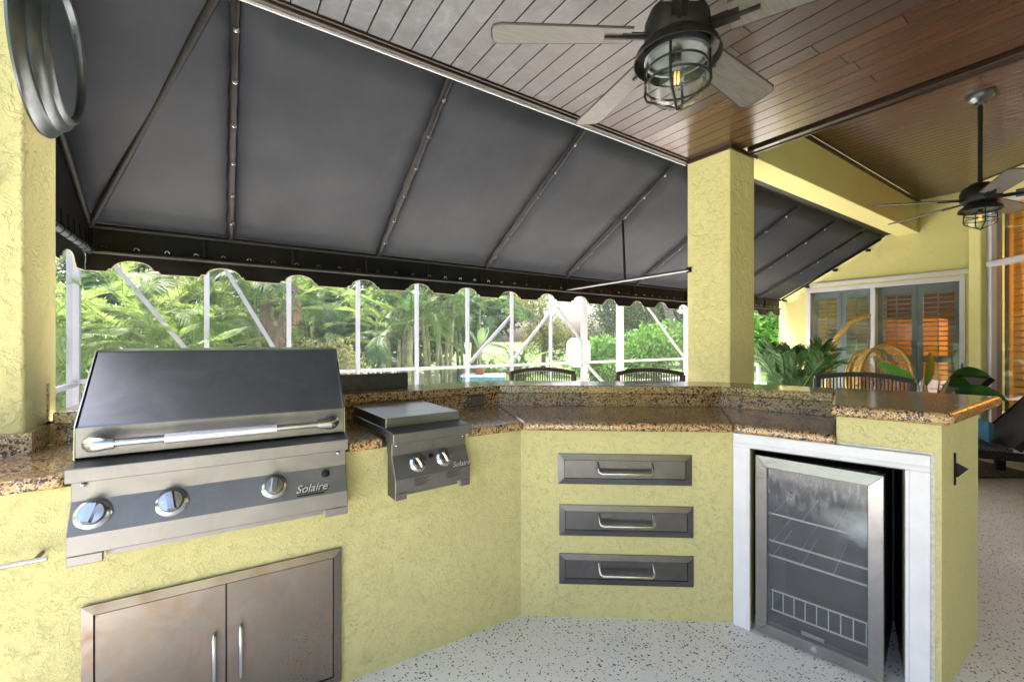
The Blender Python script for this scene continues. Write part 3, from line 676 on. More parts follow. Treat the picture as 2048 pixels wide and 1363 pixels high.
# ------------------------------------------------------------ ceiling fans
def cage_lamp(parent, z, s=1.):
    # z: underside of the shade; lamp hangs below
    sh = MB().lathe([(.055 * s, z + .075 * s), (.10 * s, z + .060 * s), (.142 * s, z + .025 * s), (.150 * s, z), (.146 * s, z - .002), (.137 * s, z + .024 * s), (.095 * s, z + .046 * s), (.0001, z + .05 * s)], 48).build('shade', 'bronze', parent, auto=True)
    MB().lathe([(.108 * s, z + .030 * s), (.112 * s, z + .010 * s), (.112 * s, z + .004 * s), (.100 * s, z + .002 * s), (.097 * s, z + .012 * s), (.0001, z + .018 * s)], 40).build('gallery_ring', 'zinc', sh, auto=True)
    gl = MB().lathe([(.090 * s, z + .012 * s), (.094 * s, z - .04 * s), (.098 * s, z - .085 * s), (.092 * s, z - .118 * s), (.070 * s, z - .143 * s), (.035 * s, z - .156 * s), (.0001, z - .159 * s)], 40).build('glass_jar', 'lamp_glass', parent, smooth=True)
    MB().lathe([(.0001, z - .012 * s), (.016 * s, z - .012 * s), (.017 * s, z + .018 * s)], 16).build('socket', 'black_plastic', parent, auto=True)
    bu = MB().lathe([(.012 * s, z - .012 * s), (.013 * s, z - .025 * s), (.027 * s, z - .055 * s), (.030 * s, z - .075 * s), (.024 * s, z - .098 * s), (.0001, z - .108 * s)], 20).build('bulb', 'lamp_glass', parent, smooth=True)
    m = MB()
    for a in range(4):
        c, sn = math.cos(a * math.pi / 2) * .008 * s, math.sin(a * math.pi / 2) * .008 * s
        m.tube([(c, sn, z - .045 * s), (c, sn, z - .085 * s)], .0016 * s, 6)
    m.build('filament', 'filament', bu)
    cg = MB()
    for rz, rr in ((-.034, .103), (-.084, .109)):
        cg.tube([(rr * s * math.cos(t), rr * s * math.sin(t), z + rz * s) for t in np.linspace(0, 2 * math.pi, 36, endpoint=False)], .0042 * s, 8, closed=True)
    for a in (R(25), R(115)):
        c, sn = math.cos(a), math.sin(a)
        pts = [(.108, .004), (.110, -.06), (.112, -.105), (.104, -.125), (0, -.176), (-.104, -.125), (-.112, -.105), (-.110, -.06), (-.108, .004)]
        cg.tube([(c * x * s, sn * x * s, z + zz * s + (.004 if a > 1 else 0)) for x, zz in pts], .0048 * s, 8)
    cg.build('guard_cage', 'bronze', parent, auto=True)
def blade_mesh(Rr, w0, w1, r0):
    m = MB(); pts = [(r0, -w0), (Rr - .035, -w1), (Rr - .008, -w1 + .012), (Rr, -w1 + .04), (Rr, w1 - .04), (Rr - .008, w1 - .012), (Rr - .035, w1), (r0, w0)]
    m.prism(pts, -.003, .003); return m
def fan(name, label, loc, zb, Rr, phase, ceil_z, s=1.):
    f = thing(name, label, 'ceiling fan', (loc[0], loc[1], zb))
    MB().lathe([(.0001, .115), (.05, .113), (.095, .085), (.110, .05), (.112, .01), (.105, -.02), (.08, -.035), (.0001, -.038)], 48).build('motor_housing', 'bronze', f, auto=True)
    MB().tube([(0, 0, .11), (0, 0, ceil_z - zb - .02)], .0135, 16).build('down_rod', 'bronze', f, auto=True)
    H = ceil_z - zb
    MB().lathe([(.0001, H - .085), (.03, H - .083), (.034, H - .06), (.062, H - .04), (.066, H - .032), (.075, H - .03), (.082, H - .012), (.082, H - .001)], 40).build('canopy', 'zinc', f, auto=True)
    bm0 = blade_mesh(Rr, .055, .072, .17)
    me = bpy.data.meshes.new('blade'); me.from_pydata(bm0.v, [], bm0.f); me.materials.append(M['blade'])
    ir = MB().extr([(-.006, -.004), (.006, -.004), (.006, .006), (-.006, .006)], .09, .26); ir.box(.085, .20, -.026, .026, .0045, .009)
    mi = bpy.data.meshes.new('blade_iron'); mi.from_pydata(ir.v, [], ir.f); mi.materials.append(M['bronze'])
    ed = MB().tube([(.17, .055, 0), (Rr - .035, .072, 0), (Rr - .008, .060, 0), (Rr, .032, 0), (Rr, -.032, 0), (Rr - .008, -.060, 0), (Rr - .035, -.072, 0), (.17, -.055, 0)], .0042, 6)
    me2 = bpy.data.meshes.new('blade_edge'); me2.from_pydata(ed.v, [], ed.f); me2.materials.append(M['dark_wood'])
    for k in range(5):
        mt = Matrix.Rotation(phase - k * R(72), 4, 'Z') @ Matrix.Rotation(R(-12), 4, 'X')
        b = inst('blade', me, f, mt); inst('blade_iron', mi, b, Matrix.Translation((0, 0, -.0085))); inst('blade_edge', me2, b, Matrix())
    cage_lamp(f, -.085, s)
    return f
fan('ceiling_fan', 'large five-blade ceiling fan with caged lantern light hanging over the kitchen', (1.347, .952), 2.378, .66, 2.573, Zc)
fan('ceiling_fan', 'smaller distant ceiling fan on a long black rod near the house wall', (4.62, .715), 2.33, .66, R(205), Z2, .80)

# ------------------------------------------------------------ awning
YH, ZH, ZL = 3.363, 1.946, 1.802
aw = thing('canvas_awning', 'long black canvas awning on a pipe frame with scalloped valance above the bar', 'awning', (3.4, 2.7, 0))
XA = -.627
def aloc(p): return (p[0] - 3.4, p[1] - 2.7, p[2])
YT, ZT = YE + .022, Zc - .012
slope = (ZT - ZH) / (YH - YT)
raf = [XA, .043, 1.004, 1.97, 2.93, 4.00, 4.96, 5.92, 6.80, XW - .03]
def sag(x0, x1, nx=7, ny=9):
    m = MB(); vs = []
    for j in range(ny):
        v = j / (ny - 1)
        for i in range(nx):
            u = i / (nx - 1); dz = .028 * math.sin(math.pi * u) * math.sin(math.pi * v)
            vs.append(aloc((x0 + (x1 - x0) * u, YT - .03 + (YH + .045 - YT) * v, ZT + .020 - (ZT - ZH) * v - dz)))
    return m.add(vs, [(j * nx + i, j * nx + i + 1, (j + 1) * nx + i + 1, (j + 1) * nx + i) for j in range(ny - 1) for i in range(nx - 1)])
for a, b in zip(raf[:-1], raf[1:]):
    o = sag(a, b).build('fabric_panel', 'canvas', aw, smooth=True); sm = o.modifiers.new('thick', 'SOLIDIFY'); sm.thickness = .002
for i, x in enumerate(raf):
    ra = MB().tube([aloc((x, YT + .01, ZT - .004)), aloc((x, YH, ZH))], .0125 if 0 < i else .016, 12).build('rafter', 'black_metal', aw, auto=True)
    if 0 < i < len(raf) - 1:
        st = MB(); rg = MB(); N_ = 26
        L = math.hypot(YH - YT, ZT - ZH)
        vs = []
        for j in range(N_):
            v = j / (N_ - 1); w = .021 + .004 * math.sin(j * 2.1 + x)
            c = Vector(aloc((x, YT + .01 + (YH - YT - .01) * v, ZT - .004 - (ZT - .004 - ZH) * v)))
            dn = Vector((0, -(ZT - ZH), -(YH - YT))).normalized()
            vs += [c + Vector((-w - .004, 0, 0)) + dn * -.010, c + Vector((-.010, 0, 0)) + dn * (.0135 + .003 * math.sin(j * 1.7)), c + Vector((.011, 0, 0)) + dn * (.0145 + .003 * math.cos(j * 1.3)), c + Vector((.015 + .003 * math.sin(j * 2.6), 0, 0)) + dn * .004]
            if j % 4 == 2:
                q = c + dn * .0175 + Vector((.004, 0, 0))
                rg.tube([q + Vector((.011 * math.cos(t), .0, .011 * math.sin(t))) for t in np.linspace(0, 2 * math.pi, 10, endpoint=False)], .0022, 6, closed=True)
                rg.box(q.x - .006, q.x + .006, q.y - .003, q.y + .003, q.z - .004, q.z + .004)
        st.add(vs, [(j * 4 + k, j * 4 + k + 1, (j + 1) * 4 + k + 1, (j + 1) * 4 + k) for j in range(N_ - 1) for k in range(3)])
        st.build('laced_sleeve', 'canvas_black', ra, smooth=True)
        rg.build('lacing_ring', 'chrome', ra, auto=True)
# diagonal hip brace and end wall of the awning
MB().tube([aloc((XA, YH, ZH)), aloc((-.02, YT + .02, ZT - .01))], .0175, 12).build('hip_rafter', 'black_metal', aw, auto=True)
MB().add([aloc(p) for p in ((XA - .012, YH, ZH + .01), (XA - .012, YH, 1.80), (XA - .012, YT, 1.80), (XA - .012, YT, ZT))], [(0, 1, 2, 3)]).build('end_panel', 'canvas_black', aw)
XR = XW - .03
MB().tube([aloc((XA, YH, ZH)), aloc((XR, YH, ZH))], .0155, 12).build('header_pipe', 'black_metal', aw, auto=True)
MB().tube([aloc((XA, YH + .003, ZL)), aloc((XR, YH + .003, ZL))], .0145, 12).build('valance_pipe', 'bronze', aw, auto=True)
MB().tube([aloc((XA, YH + .003, ZL)), aloc((XA, YT, ZL + .01))], .0175, 12).build('valance_pipe', 'zinc', aw, auto=True)
for k in range(17):
    x = XA + .02 + k * .507
    if x < XR: MB().tube([aloc((x, YH + .012, ZH)), aloc((x, YH + .012, ZL))], .009, 8).build('header_strut', 'black_metal', aw, auto=True)
def scallop_x(x):                                   # lower edge: arches cut up into the valance
    u = (x / .447) % 1.0; a = abs(u - .5) * .447
    if a > .118: return 0.
    if a > .092: return .018
    return .018 + .050 * math.sqrt(max(0, 1 - (a / .092) ** 2))
def valance(p0, p1, n, phase):
    vs = []; ed = []
    L = math.dist(p0, p1); d = Vector((p1[0] - p0[0], p1[1] - p0[1])) / L; nn = Vector((-d.y, d.x))
    for i in range(n + 1):
        s_ = L * i / n; fold = .006 * math.sin(s_ * 9.3) + .004 * math.sin(s_ * 23)
        b = (p0[0] + d.x * s_, p0[1] + d.y * s_); zb = 1.690 + scallop_x(s_ + phase) + .004 * math.sin(s_ * 4)
        for z, o_ in ((ZH + .012, .016), (ZL + .006, .018), (ZL - .035, .012 + fold), (zb, .014 + fold * .6)):
            vs.append(aloc((b[0] + nn.x * o_, b[1] + nn.y * o_, z)))
        ed.append(vs[-1])
    m = MB().add(vs, [(i * 4 + k, (i + 1) * 4 + k, (i + 1) * 4 + k + 1, i * 4 + k + 1) for i in range(n) for k in range(3)])
    return m, ed
m, ed = valance((XA - .02, YH), (XR, YH), 760, .02)
o = m.build('valance', 'canvas_black', aw, smooth=True)
MB().tube(ed, .0035, 5).build('edge_piping', 'piping', o)
m, ed = valance((XA - .015, YT), (XA - .015, YH + .01), 140, .1)
o = m.build('valance', 'canvas_black', aw, smooth=True); MB().tube(ed, .0035, 5).build('edge_piping', 'piping', o)
rg = MB(); x = XA + .06
while x < XR:
    q = Vector(aloc((x, YH - .014, ZL + .016)))
    rg.tube([q + Vector((.011 * math.cos(t), 0, .011 * math.sin(t) + .006)) for t in np.linspace(-.4, math.pi + .4, 8)], .002, 5); x += .142
rg.build('lacing_ring', 'chrome', aw, auto=True)['kind'] = 'stuff'
rg = MB(); y = YT + .5
while y < YH:
    q = Vector(aloc((XA + .004, y, ZL + .004)))
    rg.tube([q + Vector((.02 * math.cos(t), 0, .024 * math.sin(t))) for t in np.linspace(0, 2 * math.pi, 10, endpoint=False)], .0025, 5, closed=True)
    rg.tube([q + Vector((.01, 0, .02)), q + Vector((-.004, .05, .10))], .0025, 5); y += .105
rg.build('lacing_ring', 'black_metal', aw)['kind'] = 'stuff'
MB().tube([aloc((2.91, YH - .02, 1.812)), aloc((3.028, 2.03, 1.845))], .012, 12).build('stay_pipe', 'steel_dull', aw, auto=True)
MB().tube([aloc((2.945, 2.63, 2.365)), aloc((2.975, 2.63, 1.832))], .0105, 12).build('stay_post', 'black_metal', aw, auto=True)
MB().box(3.022 - 3.4, 3.031 - 3.4, 2.01 - 2.7, 2.05 - 2.7, 1.825, 1.865).build('stay_bracket', 'black_metal', aw)
MB().tube([aloc((XW - .045, YT + .01, ZT - .02)), aloc((XW - .045, YH, ZH - .01))], .010, 8).build('wall_rail', 'black_metal', aw, auto=True)
for v in (.12, .42, .70, .95):
    y = YT + (YH - YT) * v; z = ZT - (ZT - ZH) * v - .035
    MB().box(XW - 3.4 - .075, XW - 3.4 - .005, y - 2.7 - .02, y - 2.7 + .02, z - .03, z).build('wall_bracket', 'black_metal', aw)

# ------------------------------------------------------------ house: wall with slider, angled wall with window
h = thing('house', 'yellow stucco house with shuttered sliding door on the right', 'house', (XW, 2.2, 0))
def hl(x0, x1, y0, y1, z0, z1): return MB().box(x0 - XW, x1 - XW, y0 - 2.2, y1 - 2.2, z0, z1)
SY0, SY1, SZ = 1.285, 3.0, 2.085
hl(XW, XW + .2, SY1, 3.40, 0, 2.75).build('wall', 'stucco_house', h)
hl(XW, XW + .2, .9, SY1 - .0, SZ, 3.3).build('wall', 'stucco_house', h)
hl(XW, XW + .2, SY1, 3.40, 2.75, 3.3).build('wall', 'stucco_house', h)
hl(XW, XW + .2, .9, SY0, 0, SZ).build('wall', 'stucco_house', h)
hl(XW + .2, XW + 5, 3.2, 3.40, 0, 3.3).build('wall', 'stucco_house', h)
hl(XW - .4, XW + 5.3, -4, 3.9, 3.3, 3.42).build('roof', 'white_trim', h)
hl(XW - .03, XW - .001, SY0 - .09, SY1 + .06, SZ + .03, SZ + .075).build('head_trim', 'white_alu', h)
# slider
sd = thing('sliding_door', 'white-framed sliding glass door with grey plantation shutters in the house wall', 'sliding door', (XW, 2.2, 0))
def sl_(x0, x1, y0, y1, z0, z1, name, mat, par=None, bev=0): 
    o_ = MB().box(x0, x1, y0 - 2.2, y1 - 2.2, z0, z1).build(name, mat, par or sd, bevel=bev, seg=1); return o_
sl_(-.012, .09, SY0, SY0 + .05, 0, SZ, 'jamb', 'white_alu'); sl_(-.012, .09, SY1 - .05, SY1, 0, SZ, 'jamb', 'white_alu')
sl_(-.013, .09, SY0 + .05, SY1 - .05, SZ - .055, SZ, 'head', 'white_alu'); sl_(-.013, .09, SY0 + .05, SY1 - .05, 0, .04, 'sill', 'white_alu')
sl_(-.010, .06, 2.16, 2.21, .04, SZ - .056, 'mullion', 'white_alu')
sl_(-.025, -.0125, SY0 + .018, SY0 + .032, .93, 1.02, 'latch', 'black_plastic')
for a, b in ((SY0 + .05, 2.16), (2.21, SY1 - .05)):
    sl_(.024, .030, a, b, .041, SZ - .057, 'glass_pane', 'glass')
    mid = (a + b) / 2
    for c, d in ((a + .005, mid - .002), (mid + .002, b - .005)):
        pn = sl_(.10, .13, c, c + .055, .05, SZ - .06, 'shutter_panel', 'shutter')
        for (e, f_, g_, i_) in ((d - .055, d, .05, SZ - .06), (c + .056, d - .056, .05, .15), (c + .056, d - .056, SZ - .16, SZ - .06), (c + .056, d - .056, 1.02, 1.10)):
            sl_(.10, .13, e, f_, g_, i_, 'shutter_rail', 'shutter', pn)
        sl_(.086, .094, (c + d) / 2 - .006, (c + d) / 2 + .006, .16, SZ - .17, 'tilt_rod', 'shutter', pn)
        z = .175
        lo = MB().box(-.026, .026, c + .058 - 2.2, d - .058 - 2.2, -.004, .004)
        lm = bpy.data.meshes.new('louver'); lm.from_pydata(lo.v, [], lo.f); lm.materials.append(M['shutter'])
        while z < SZ - .17:
            if not 1.005 < z < 1.115: inst('louver', lm, pn, Matrix.Translation((.115, 0, z)) @ Matrix.Rotation(R(8), 4, 'Y'))
            z += .062
# interior behind the glass
rm = tag(MB().box(XW + .2, XW + 5, -3.5, 3.19, -.02, .0).build('interior_floor', 'inside_floor'), kind='structure')
tag(MB().box(XW + 4.3, XW + 4.4, -3.5, 3.19, 0, 3.25).build('interior_wall', 'inside'), kind='structure')
tag(MB().box(XW + .2, XW + 4.3, -3.5, 3.19, 3.2, 3.25).build('interior_ceiling', 'inside'), kind='structure')
cb = thing('orange_cabinet', 'tall orange lit cabinet seen through the sliding door', 'cabinet', (8.9, 2.05, 0))
MB().box(-.25, .25, -.30, .30, .02, 1.62).build('carcass', 'orange', cb, bevel=.01)
for i in range(2): MB().box(-.262, -.251, -.29 + i * .295, -.01 + i * .295, .05, 1.58).build('cabinet_door', 'orange', cb, bevel=.004)
lp = thing('floor_lamp', 'lit warm floor lamp inside the house behind the glass', 'lamp', (8.25, .75, 0))
MB().lathe([(.0001, 0), (.15, 0), (.15, .02), (.015, .03), (.012, 1.9), (.0001, 1.9)], 24).build('stand', 'black_metal', lp, auto=True)
MB().lathe([(.12, 2.15), (.2, 1.88)], 32).build('lamp_shade', emit('lit_shade', (1., .55, .2), .5), lp, smooth=True)
pl = bpy.data.lights.new('lamp_bulb', 'POINT'); pl.energy = 20; pl.color = (1., .62, .28); pl.shadow_soft_size = .12
po = bpy.data.objects.new('lamp_bulb', pl); COL.objects.link(po); po.parent = lp; po.location = (0, 0, 1.75)

# angled house wall with tall window
A0 = (7.254, 1.218); wa = thing('angled_house_wall', 'angled stucco house wall with a tall window at the far right edge', 'wall', (*A0, 0), R(225))
def wb(x0, x1, y0, y1, z0, z1, name, mat, par=None, bev=0): return MB().box(x0, x1, y0, y1, z0, z1).build(name, mat, par or wa, bevel=bev, seg=1)
wb(0, .16, 0, .2, 0, 3.09, 'wall', 'stucco_house', bev=.008); wb(.16, 3.2, 0, .2, 2.80, 3.09, 'wall', 'stucco_house'); wb(.16, 3.2, .0, .2, 0, .10, 'wall', 'stucco_house'); wb(2.2, 3.2, 0, .2, .10, 2.80, 'wall', 'stucco_house')
wb(0, .15, .2, .9, 0, 3.09, 'wall', 'stucco_house')
wb(.16, 2.2, -.02, .03, 2.74, 2.799, 'head_frame', 'white_alu'); wb(.16, .20, .06, .16, .10, 2.739, 'jamb', 'grey_alu'); wb(.20, .235, .05, .15, .10, 2.739, 'jamb', 'white_alu')
wb(.20, 2.2, .02, .12, 2.12, 2.18, 'transom_bar', 'white_alu', bev=.008); wb(.236, 2.2, .08, .12, .101, .15, 'sill', 'white_alu')
wb(.235, 2.2, .098, .104, .16, 2.115, 'glass_pane', 'glass'); wb(.235, 2.2, .098, .104, 2.185, 2.735, 'glass_pane', 'glass')
wb(.25, .285, .16, .175, .16, 2.73, 'blind_stile', 'grey_alu'); cu_ = thing('orange_curtain', 'warm orange curtain lit inside the window at the right edge', 'curtain', (*A0, 0), R(225))  # orange sheet added in place of the warm-lit interior wall
m = MB(); vs = []
for i in range(81):
    x_ = .20 + 1.97 * i / 80; y_ = .215 + .012 * math.sin(i * 1.1)
    vs += [(x_, y_, .02), (x_, y_, 2.9)]
m.add(vs, [(i * 2, i * 2 + 2, i * 2 + 3, i * 2 + 1) for i in range(80)]); tq = NT('translucent_curtain'); tq.P(Base_Color=(.6, .30, .08, 1), Roughness=.9); tz = tq.n('ShaderNodeBsdfTranslucent', Color=(.75, .36, .09, 1))
tq.t.links.new(tq.n('ShaderNodeMixShader', i0=.6, i1=tq.b.outputs[0], i2=tz.outputs[0]).outputs[0], tq.out.inputs[0]); m.build('cloth', tq.m, cu_, smooth=True)
MB().tube([(.2, .215, 2.92), (2.2, .215, 2.92)], .015, 8).build('rod', 'black_metal', cu_)
l2 = thing('wall_lamp', 'small lit lamp inside the house just beyond the right edge', 'lamp', (6.72, -.05, 0))  # unseen lamp added to light the orange sheet from behind
MB().lathe([(.0001, 0), (.12, 0), (.12, .02), (.012, .03), (.010, 1.5), (.0001, 1.5)], 20).build('stand', 'black_metal', l2, auto=True)
MB().lathe([(.08, 1.72), (.14, 1.5)], 24).build('lamp_shade', 'orange', l2, smooth=True)  # shade of the added unseen lamp
p2_ = bpy.data.lights.new('lamp_bulb', 'POINT'); p2_.energy = 26; p2_.color = (1., .62, .28); p2_.shadow_soft_size = .1
q2_ = bpy.data.objects.new('lamp_bulb', p2_); COL.objects.link(q2_); q2_.parent = l2; q2_.location = (0, 0, 1.8)
M['louver_wood'] = simple('warm_wood_louver', (.34, .16, .06), .5)
lo = MB().box(.39, 2.15, -.026, .026, -.004, .004); lm = bpy.data.meshes.new('louver'); lm.from_pydata(lo.v, [], lo.f); lm.materials.append(M['louver_wood'])
z = .2
while z < 2.7:
    if not 2.10 < z < 2.20: inst('louver', lm, wa, Matrix.Translation((0, .155, z)) @ Matrix.Rotation(R(10), 4, 'X'))
    z += .075
# unseen house wall behind the camera, added and sized to block rear light
hb = thing('rear_house_wall', 'plain stucco house wall outside the right edge of the picture', 'wall', (4.2, -2.6, 0))
MB().box(-4.9, .1, -.15, .05, 0, 3.09).build('wall', 'stucco_house', hb)

# ------------------------------------------------------------ screen enclosure
YS, SP = 6.6, .917
sc = thing('screen_enclosure', 'white aluminium pool screen enclosure with braces behind the bar', 'screen enclosure', (2, YS, 0))
def s2(p): return (p[0] - 2, p[1] - YS, p[2])
def bar(p, q, w, name, mat='post_alu', d=None):
    p, q = Vector(s2(p)), Vector(s2(q)); L = (q - p).length; d = d or w
    o_ = MB().box(-w / 2, w / 2, -d / 2, d / 2, 0, L).build(name, mat, sc, bevel=.003, seg=1)
    zz = (q - p).normalized(); yy = Vector((0, 1, 0)) if abs(zz.y) < .9 else Vector((1, 0, 0)); xx = yy.cross(zz).normalized(); yy = zz.cross(xx)
    o_.matrix_local = Matrix.Translation(p) @ Matrix((xx, yy, zz)).transposed().to_4x4(); return o_
ZP = 3.3
posts = [-.17 + SP * k for k in range(7)]
for x in posts: bar((x, YS, 0), (x, YS, ZP), .055, 'post', d=.05)
for x, w in ((6.22, .13), (7.30, .17), (9.72, .10), (13.3, .12)): bar((x, YS, 0), (x, YS, ZP), w, 'post', 'grey_alu' if x < 6.5 else 'post_alu', .08)
XC = -1.36
bar((XC, YS, 0), (XC, YS, ZP), .10, 'post', 'grey_alu')
allx = [XC] + posts + [6.22, 7.30, 9.72, 13.3]
for a, b in zip(allx[:-1], allx[1:]):
    bar((a + .03, YS, .845), (b - .03, YS, .845), .05, 'chair_rail', d=.04)
    MB().add([s2((a + .03, YS + .01, .87)), s2((b - .03, YS + .01, .87)), s2((b - .03, YS + .01, ZP)), s2((a + .03, YS + .01, ZP))], [(0, 1, 2, 3)]).build('screen_panel', 'screen', sc)
    MB().add([s2((a + .03, YS + .01, .05)), s2((b - .03, YS + .01, .05)), s2((b - .03, YS + .01, .82)), s2((a + .03, YS + .01, .82))], [(0, 1, 2, 3)]).build('screen_panel', 'screen', sc)
bar((XC, YS, ZP), (13.4, YS, ZP), .10, 'top_beam')
for (xa, za, xb, zb) in ((-1.06, 2.20, -.36, 1.16), (.02, 2.22, .58, 1.17), (4.42, 1.75, 3.55, .90), (5.40, 1.90, 4.48, .95), (5.52, 1.98, 6.15, 1.30), (8.20, 2.15, 9.68, .88), (6.25, .86, 7.0, .25)):
    bar((xa, YS + .03, za), (xb, YS + .03, zb), .05, 'brace', d=.035)
for y, w, mt in ((5.45, .06, 'grey_alu'), (3.95, .17, 'grey_alu')): bar((XC + .02, y, 0), (XC + .02, y, ZP), w, 'post', mt, .12)
for a, b in ((3.95, 5.45), (5.45, YS)):
    bar((XC + .02, a, .82), (XC + .02, b, .82), .05, 'chair_rail', 'grey_alu')
    MB().add([s2((XC, a, .05)), s2((XC, b, .05)), s2((XC, b, ZP)), s2((XC, a, ZP))], [(0, 1, 2, 3)]).build('screen_panel', 'screen', sc)
bar((XC + .03, 4.2, 2.5), (XC + .03, 4.9, 1.0), .045, 'brace')

# ------------------------------------------------------------ bar stools
def stool(label, x, y, rz):
    t = thing('bar_stool', label, 'bar stool', (x, y, 0), rz, 'wicker stools at the bar')
    # local: back rest plane at y=+.0 behind the sitter, seat towards -y (the bar)
    MB().box(-.215, .215, -.44, -.02, .60, .66).build('seat', 'wicker', t, bevel=.02, seg=3)
    for sx in (-1, 1):
        MB().tube([(sx * .20, -.42, 0), (sx * .20, -.42, .61)], .018, 8).build('leg', 'wicker', t, auto=True)
        MB().tube([(sx * .215, .06, 0), (sx * .215, -.01, .62), (sx * .228, .015, .85), (sx * .236, .03, 1.045)], .019, 8).build('leg', 'wicker', t, auto=True)
    for y0 in (-.42, .03): MB().tube([(-.2, y0, .25), (.2, y0, .25)], .012, 8).build('stretcher', 'wicker', t)
    n = 17; top = [(-.243 + .486 * i / n, .035 - .03 * (1 - (2 * i / n - 1) ** 2) * -1, 1.046 + .030 * (1 - (2 * i / n - 1) ** 2)) for i in range(n + 1)]
    tr_ = MB().tube(top, .016, 8).build('top_rail', 'wicker', t, auto=True)
    m = MB()
    for i in range(110):
        u = i / 109; x_ = -.235 + .47 * u; z_ = 1.046 + .030 * (1 - (2 * u - 1) ** 2); y_ = .035 + .03 * (1 - (2 * u - 1) ** 2)
        m.tube([(x_ - .003, y_ - .015, z_ - .012), (x_ + .001, y_ - .006, z_ + .015), (x_ + .004, y_ + .014, z_ + .008)], .0028, 5)
    m.build('wrapped_weave', 'wicker', tr_)
    MB().tube([(a, b - .002, c - .125) for a, b, c in top], .012, 8).build('lower_rail', 'wicker', t, auto=True)
    m = MB()
    for i in range(25):
        u = (i + .5) / 25; x_ = -.225 + .45 * u; k_ = 1 - (2 * u - 1) ** 2
        m.tube([(x_, .033 + .03 * k_, .925 + .030 * k_), (x_, .035 + .03 * k_, 1.045 + .030 * k_)], .0042, 6)
    m.build('spindles', 'wicker', t)
    m = MB()
    for z_ in (.70, .76, .82, .88): m.tube([(-.222, .0 + (z_ - .65) * .11, z_), (0, .03 + (z_ - .65) * .11, z_), (.222, (z_ - .65) * .11, z_)], .010, 6)
    m.build('back_bands', 'wicker', t)
stool('wicker bar stool at the middle of the bar, leftmost of three', 1.97, 2.53, MA)
stool('wicker bar stool at the bar just left of the stucco column', 2.56, 2.02, MA)
stool('wicker bar stool right of the column in front of the egg chair', 3.32, 1.02, FA)

# ------------------------------------------------------------ patio furniture
def chaise(label, x, y, rz, tilt, sc_=1.):
    t = thing('chaise_lounge', label, 'chaise lounge', (x, y, .010), rz)
    # head at local origin, seat runs towards -x
    MB().box(-1.12, 0, -.31, .31, .30, .34).build('seat', 'weave', t, bevel=.008)
    for sy in (-1, 1):
        MB().box(-1.15, .66, sy * .33 - .025, sy * .33 + .025, .24, .31).build('side_rail', 'black_metal', t, bevel=.008)
        for x_ in (-1.05, .55): MB().box(x_ - .035, x_ + .035, sy * .33 - .03, sy * .33 + .03, 0, .239).build('leg', 'black_metal', t, bevel=.006)
    b = MB().box(0, .72, -.31, .31, -.018, .018).build('backrest', 'weave', t, bevel=.008)
    b.matrix_local = Matrix.Translation((.02, 0, .335)) @ Matrix.Rotation(-tilt, 4, 'Y')
    fr_ = MB(); 
    for sy in (-1, 1): fr_.box(0, .73, sy * .32 - .012, sy * .32 + .012, -.026, .022)
    fr_.box(.72, .745, -.332, .332, -.026, .022); fr_.build('back_frame', 'black_metal', b)
    MB().tube([(.45, .28, .26), (.42, .28, .62)], .012, 8).build('back_prop', 'black_metal', t)
    return t
chaise('dark woven chaise lounge with blue cushion at the far right', 5.98, .83, R(-62), R(52))
chaise('dark woven chaise lounge beside the egg chair with leaning backrest', 6.45, 1.50, R(-62), R(50))
cu = thing('cushion', 'small blue cushion lying on the chaise at the right', 'cushion', (5.93, .89, .352), R(20))
m = MB(); N_ = 10
vs = []
for s_ in (1, -1):
    for j in range(N_):
        for i in range(N_):
            u, v = i / (N_ - 1) * 2 - 1, j / (N_ - 1) * 2 - 1; k_ = max(0, (1 - u ** 4) * (1 - v ** 4)) ** .5
            vs.append((u * .13 * (1 - .06 * (1 - v * v)), s_ * .05 * k_, .105 + v * .10 * (1 - .06 * (1 - u * u))))
m.add(vs, [(s_ * 100 + j * N_ + i, s_ * 100 + j * N_ + i + 1, s_ * 100 + (j + 1) * N_ + i + 1, s_ * 100 + (j + 1) * N_ + i) for s_ in (0, 1) for j in range(N_ - 1) for i in range(N_ - 1)])
m.build('cover', 'blue_cloth', cu, smooth=True)
MB().tube([(-.122, 0, .012), (.122, 0, .012), (.122, 0, .198), (-.122, 0, .198)], .004, 5, closed=True).build('piping', 'blue_cloth', cu)
rg_ = thing('patio_rug', 'dark green palm leaf patterned rug under the chaise', 'rug', (5.66, 1.10, .004), R(-33.8))
MB().box(-.9, .95, 0, .80, 0, .005).build('pile', 'rug', rg_)
MB().box(-.9, .95, -.02, -.0005, 0, .006).build('border', 'black_metal', rg_)

# hanging egg chair
eg = thing('egg_chair', 'hanging rattan egg chair with gold arched stand before the sliding door', 'hanging chair', (7.02, 2.12, 0), R(-34))
arc = [(-.33, .22, .03), (-.34, .22, .5), (-.33, .22, 1.0), (-.27, .16, 1.32), (-.15, .08, 1.53), (-.02, .0, 1.62), (.05, 0, 1.625)]
MB().tube(arc, [.035, .034, .033, .032, .030, .028, .028], 12).build('stand', 'rattan', eg, auto=True)
MB().tube([(.34 * math.cos(a) - .02, .34 * math.sin(a), .025) for a in np.linspace(0, 2 * math.pi, 30, endpoint=False)], .025, 8, closed=True).build('base_ring', 'rattan', eg, auto=True)
m = MB()
for i in range(9): m.tube([(.05 + .014 * math.cos(t) * (i % 2), .014 * math.cos(t) * ((i + 1) % 2), 1.60 - i * .035 + .022 * math.sin(t)) for t in np.linspace(0, 2 * math.pi, 10, endpoint=False)], .004, 5, closed=True)
m.build('chain', 'zinc', eg)
bk = Vector((.10, 0, .80)); rx, rz_ = .34, .44
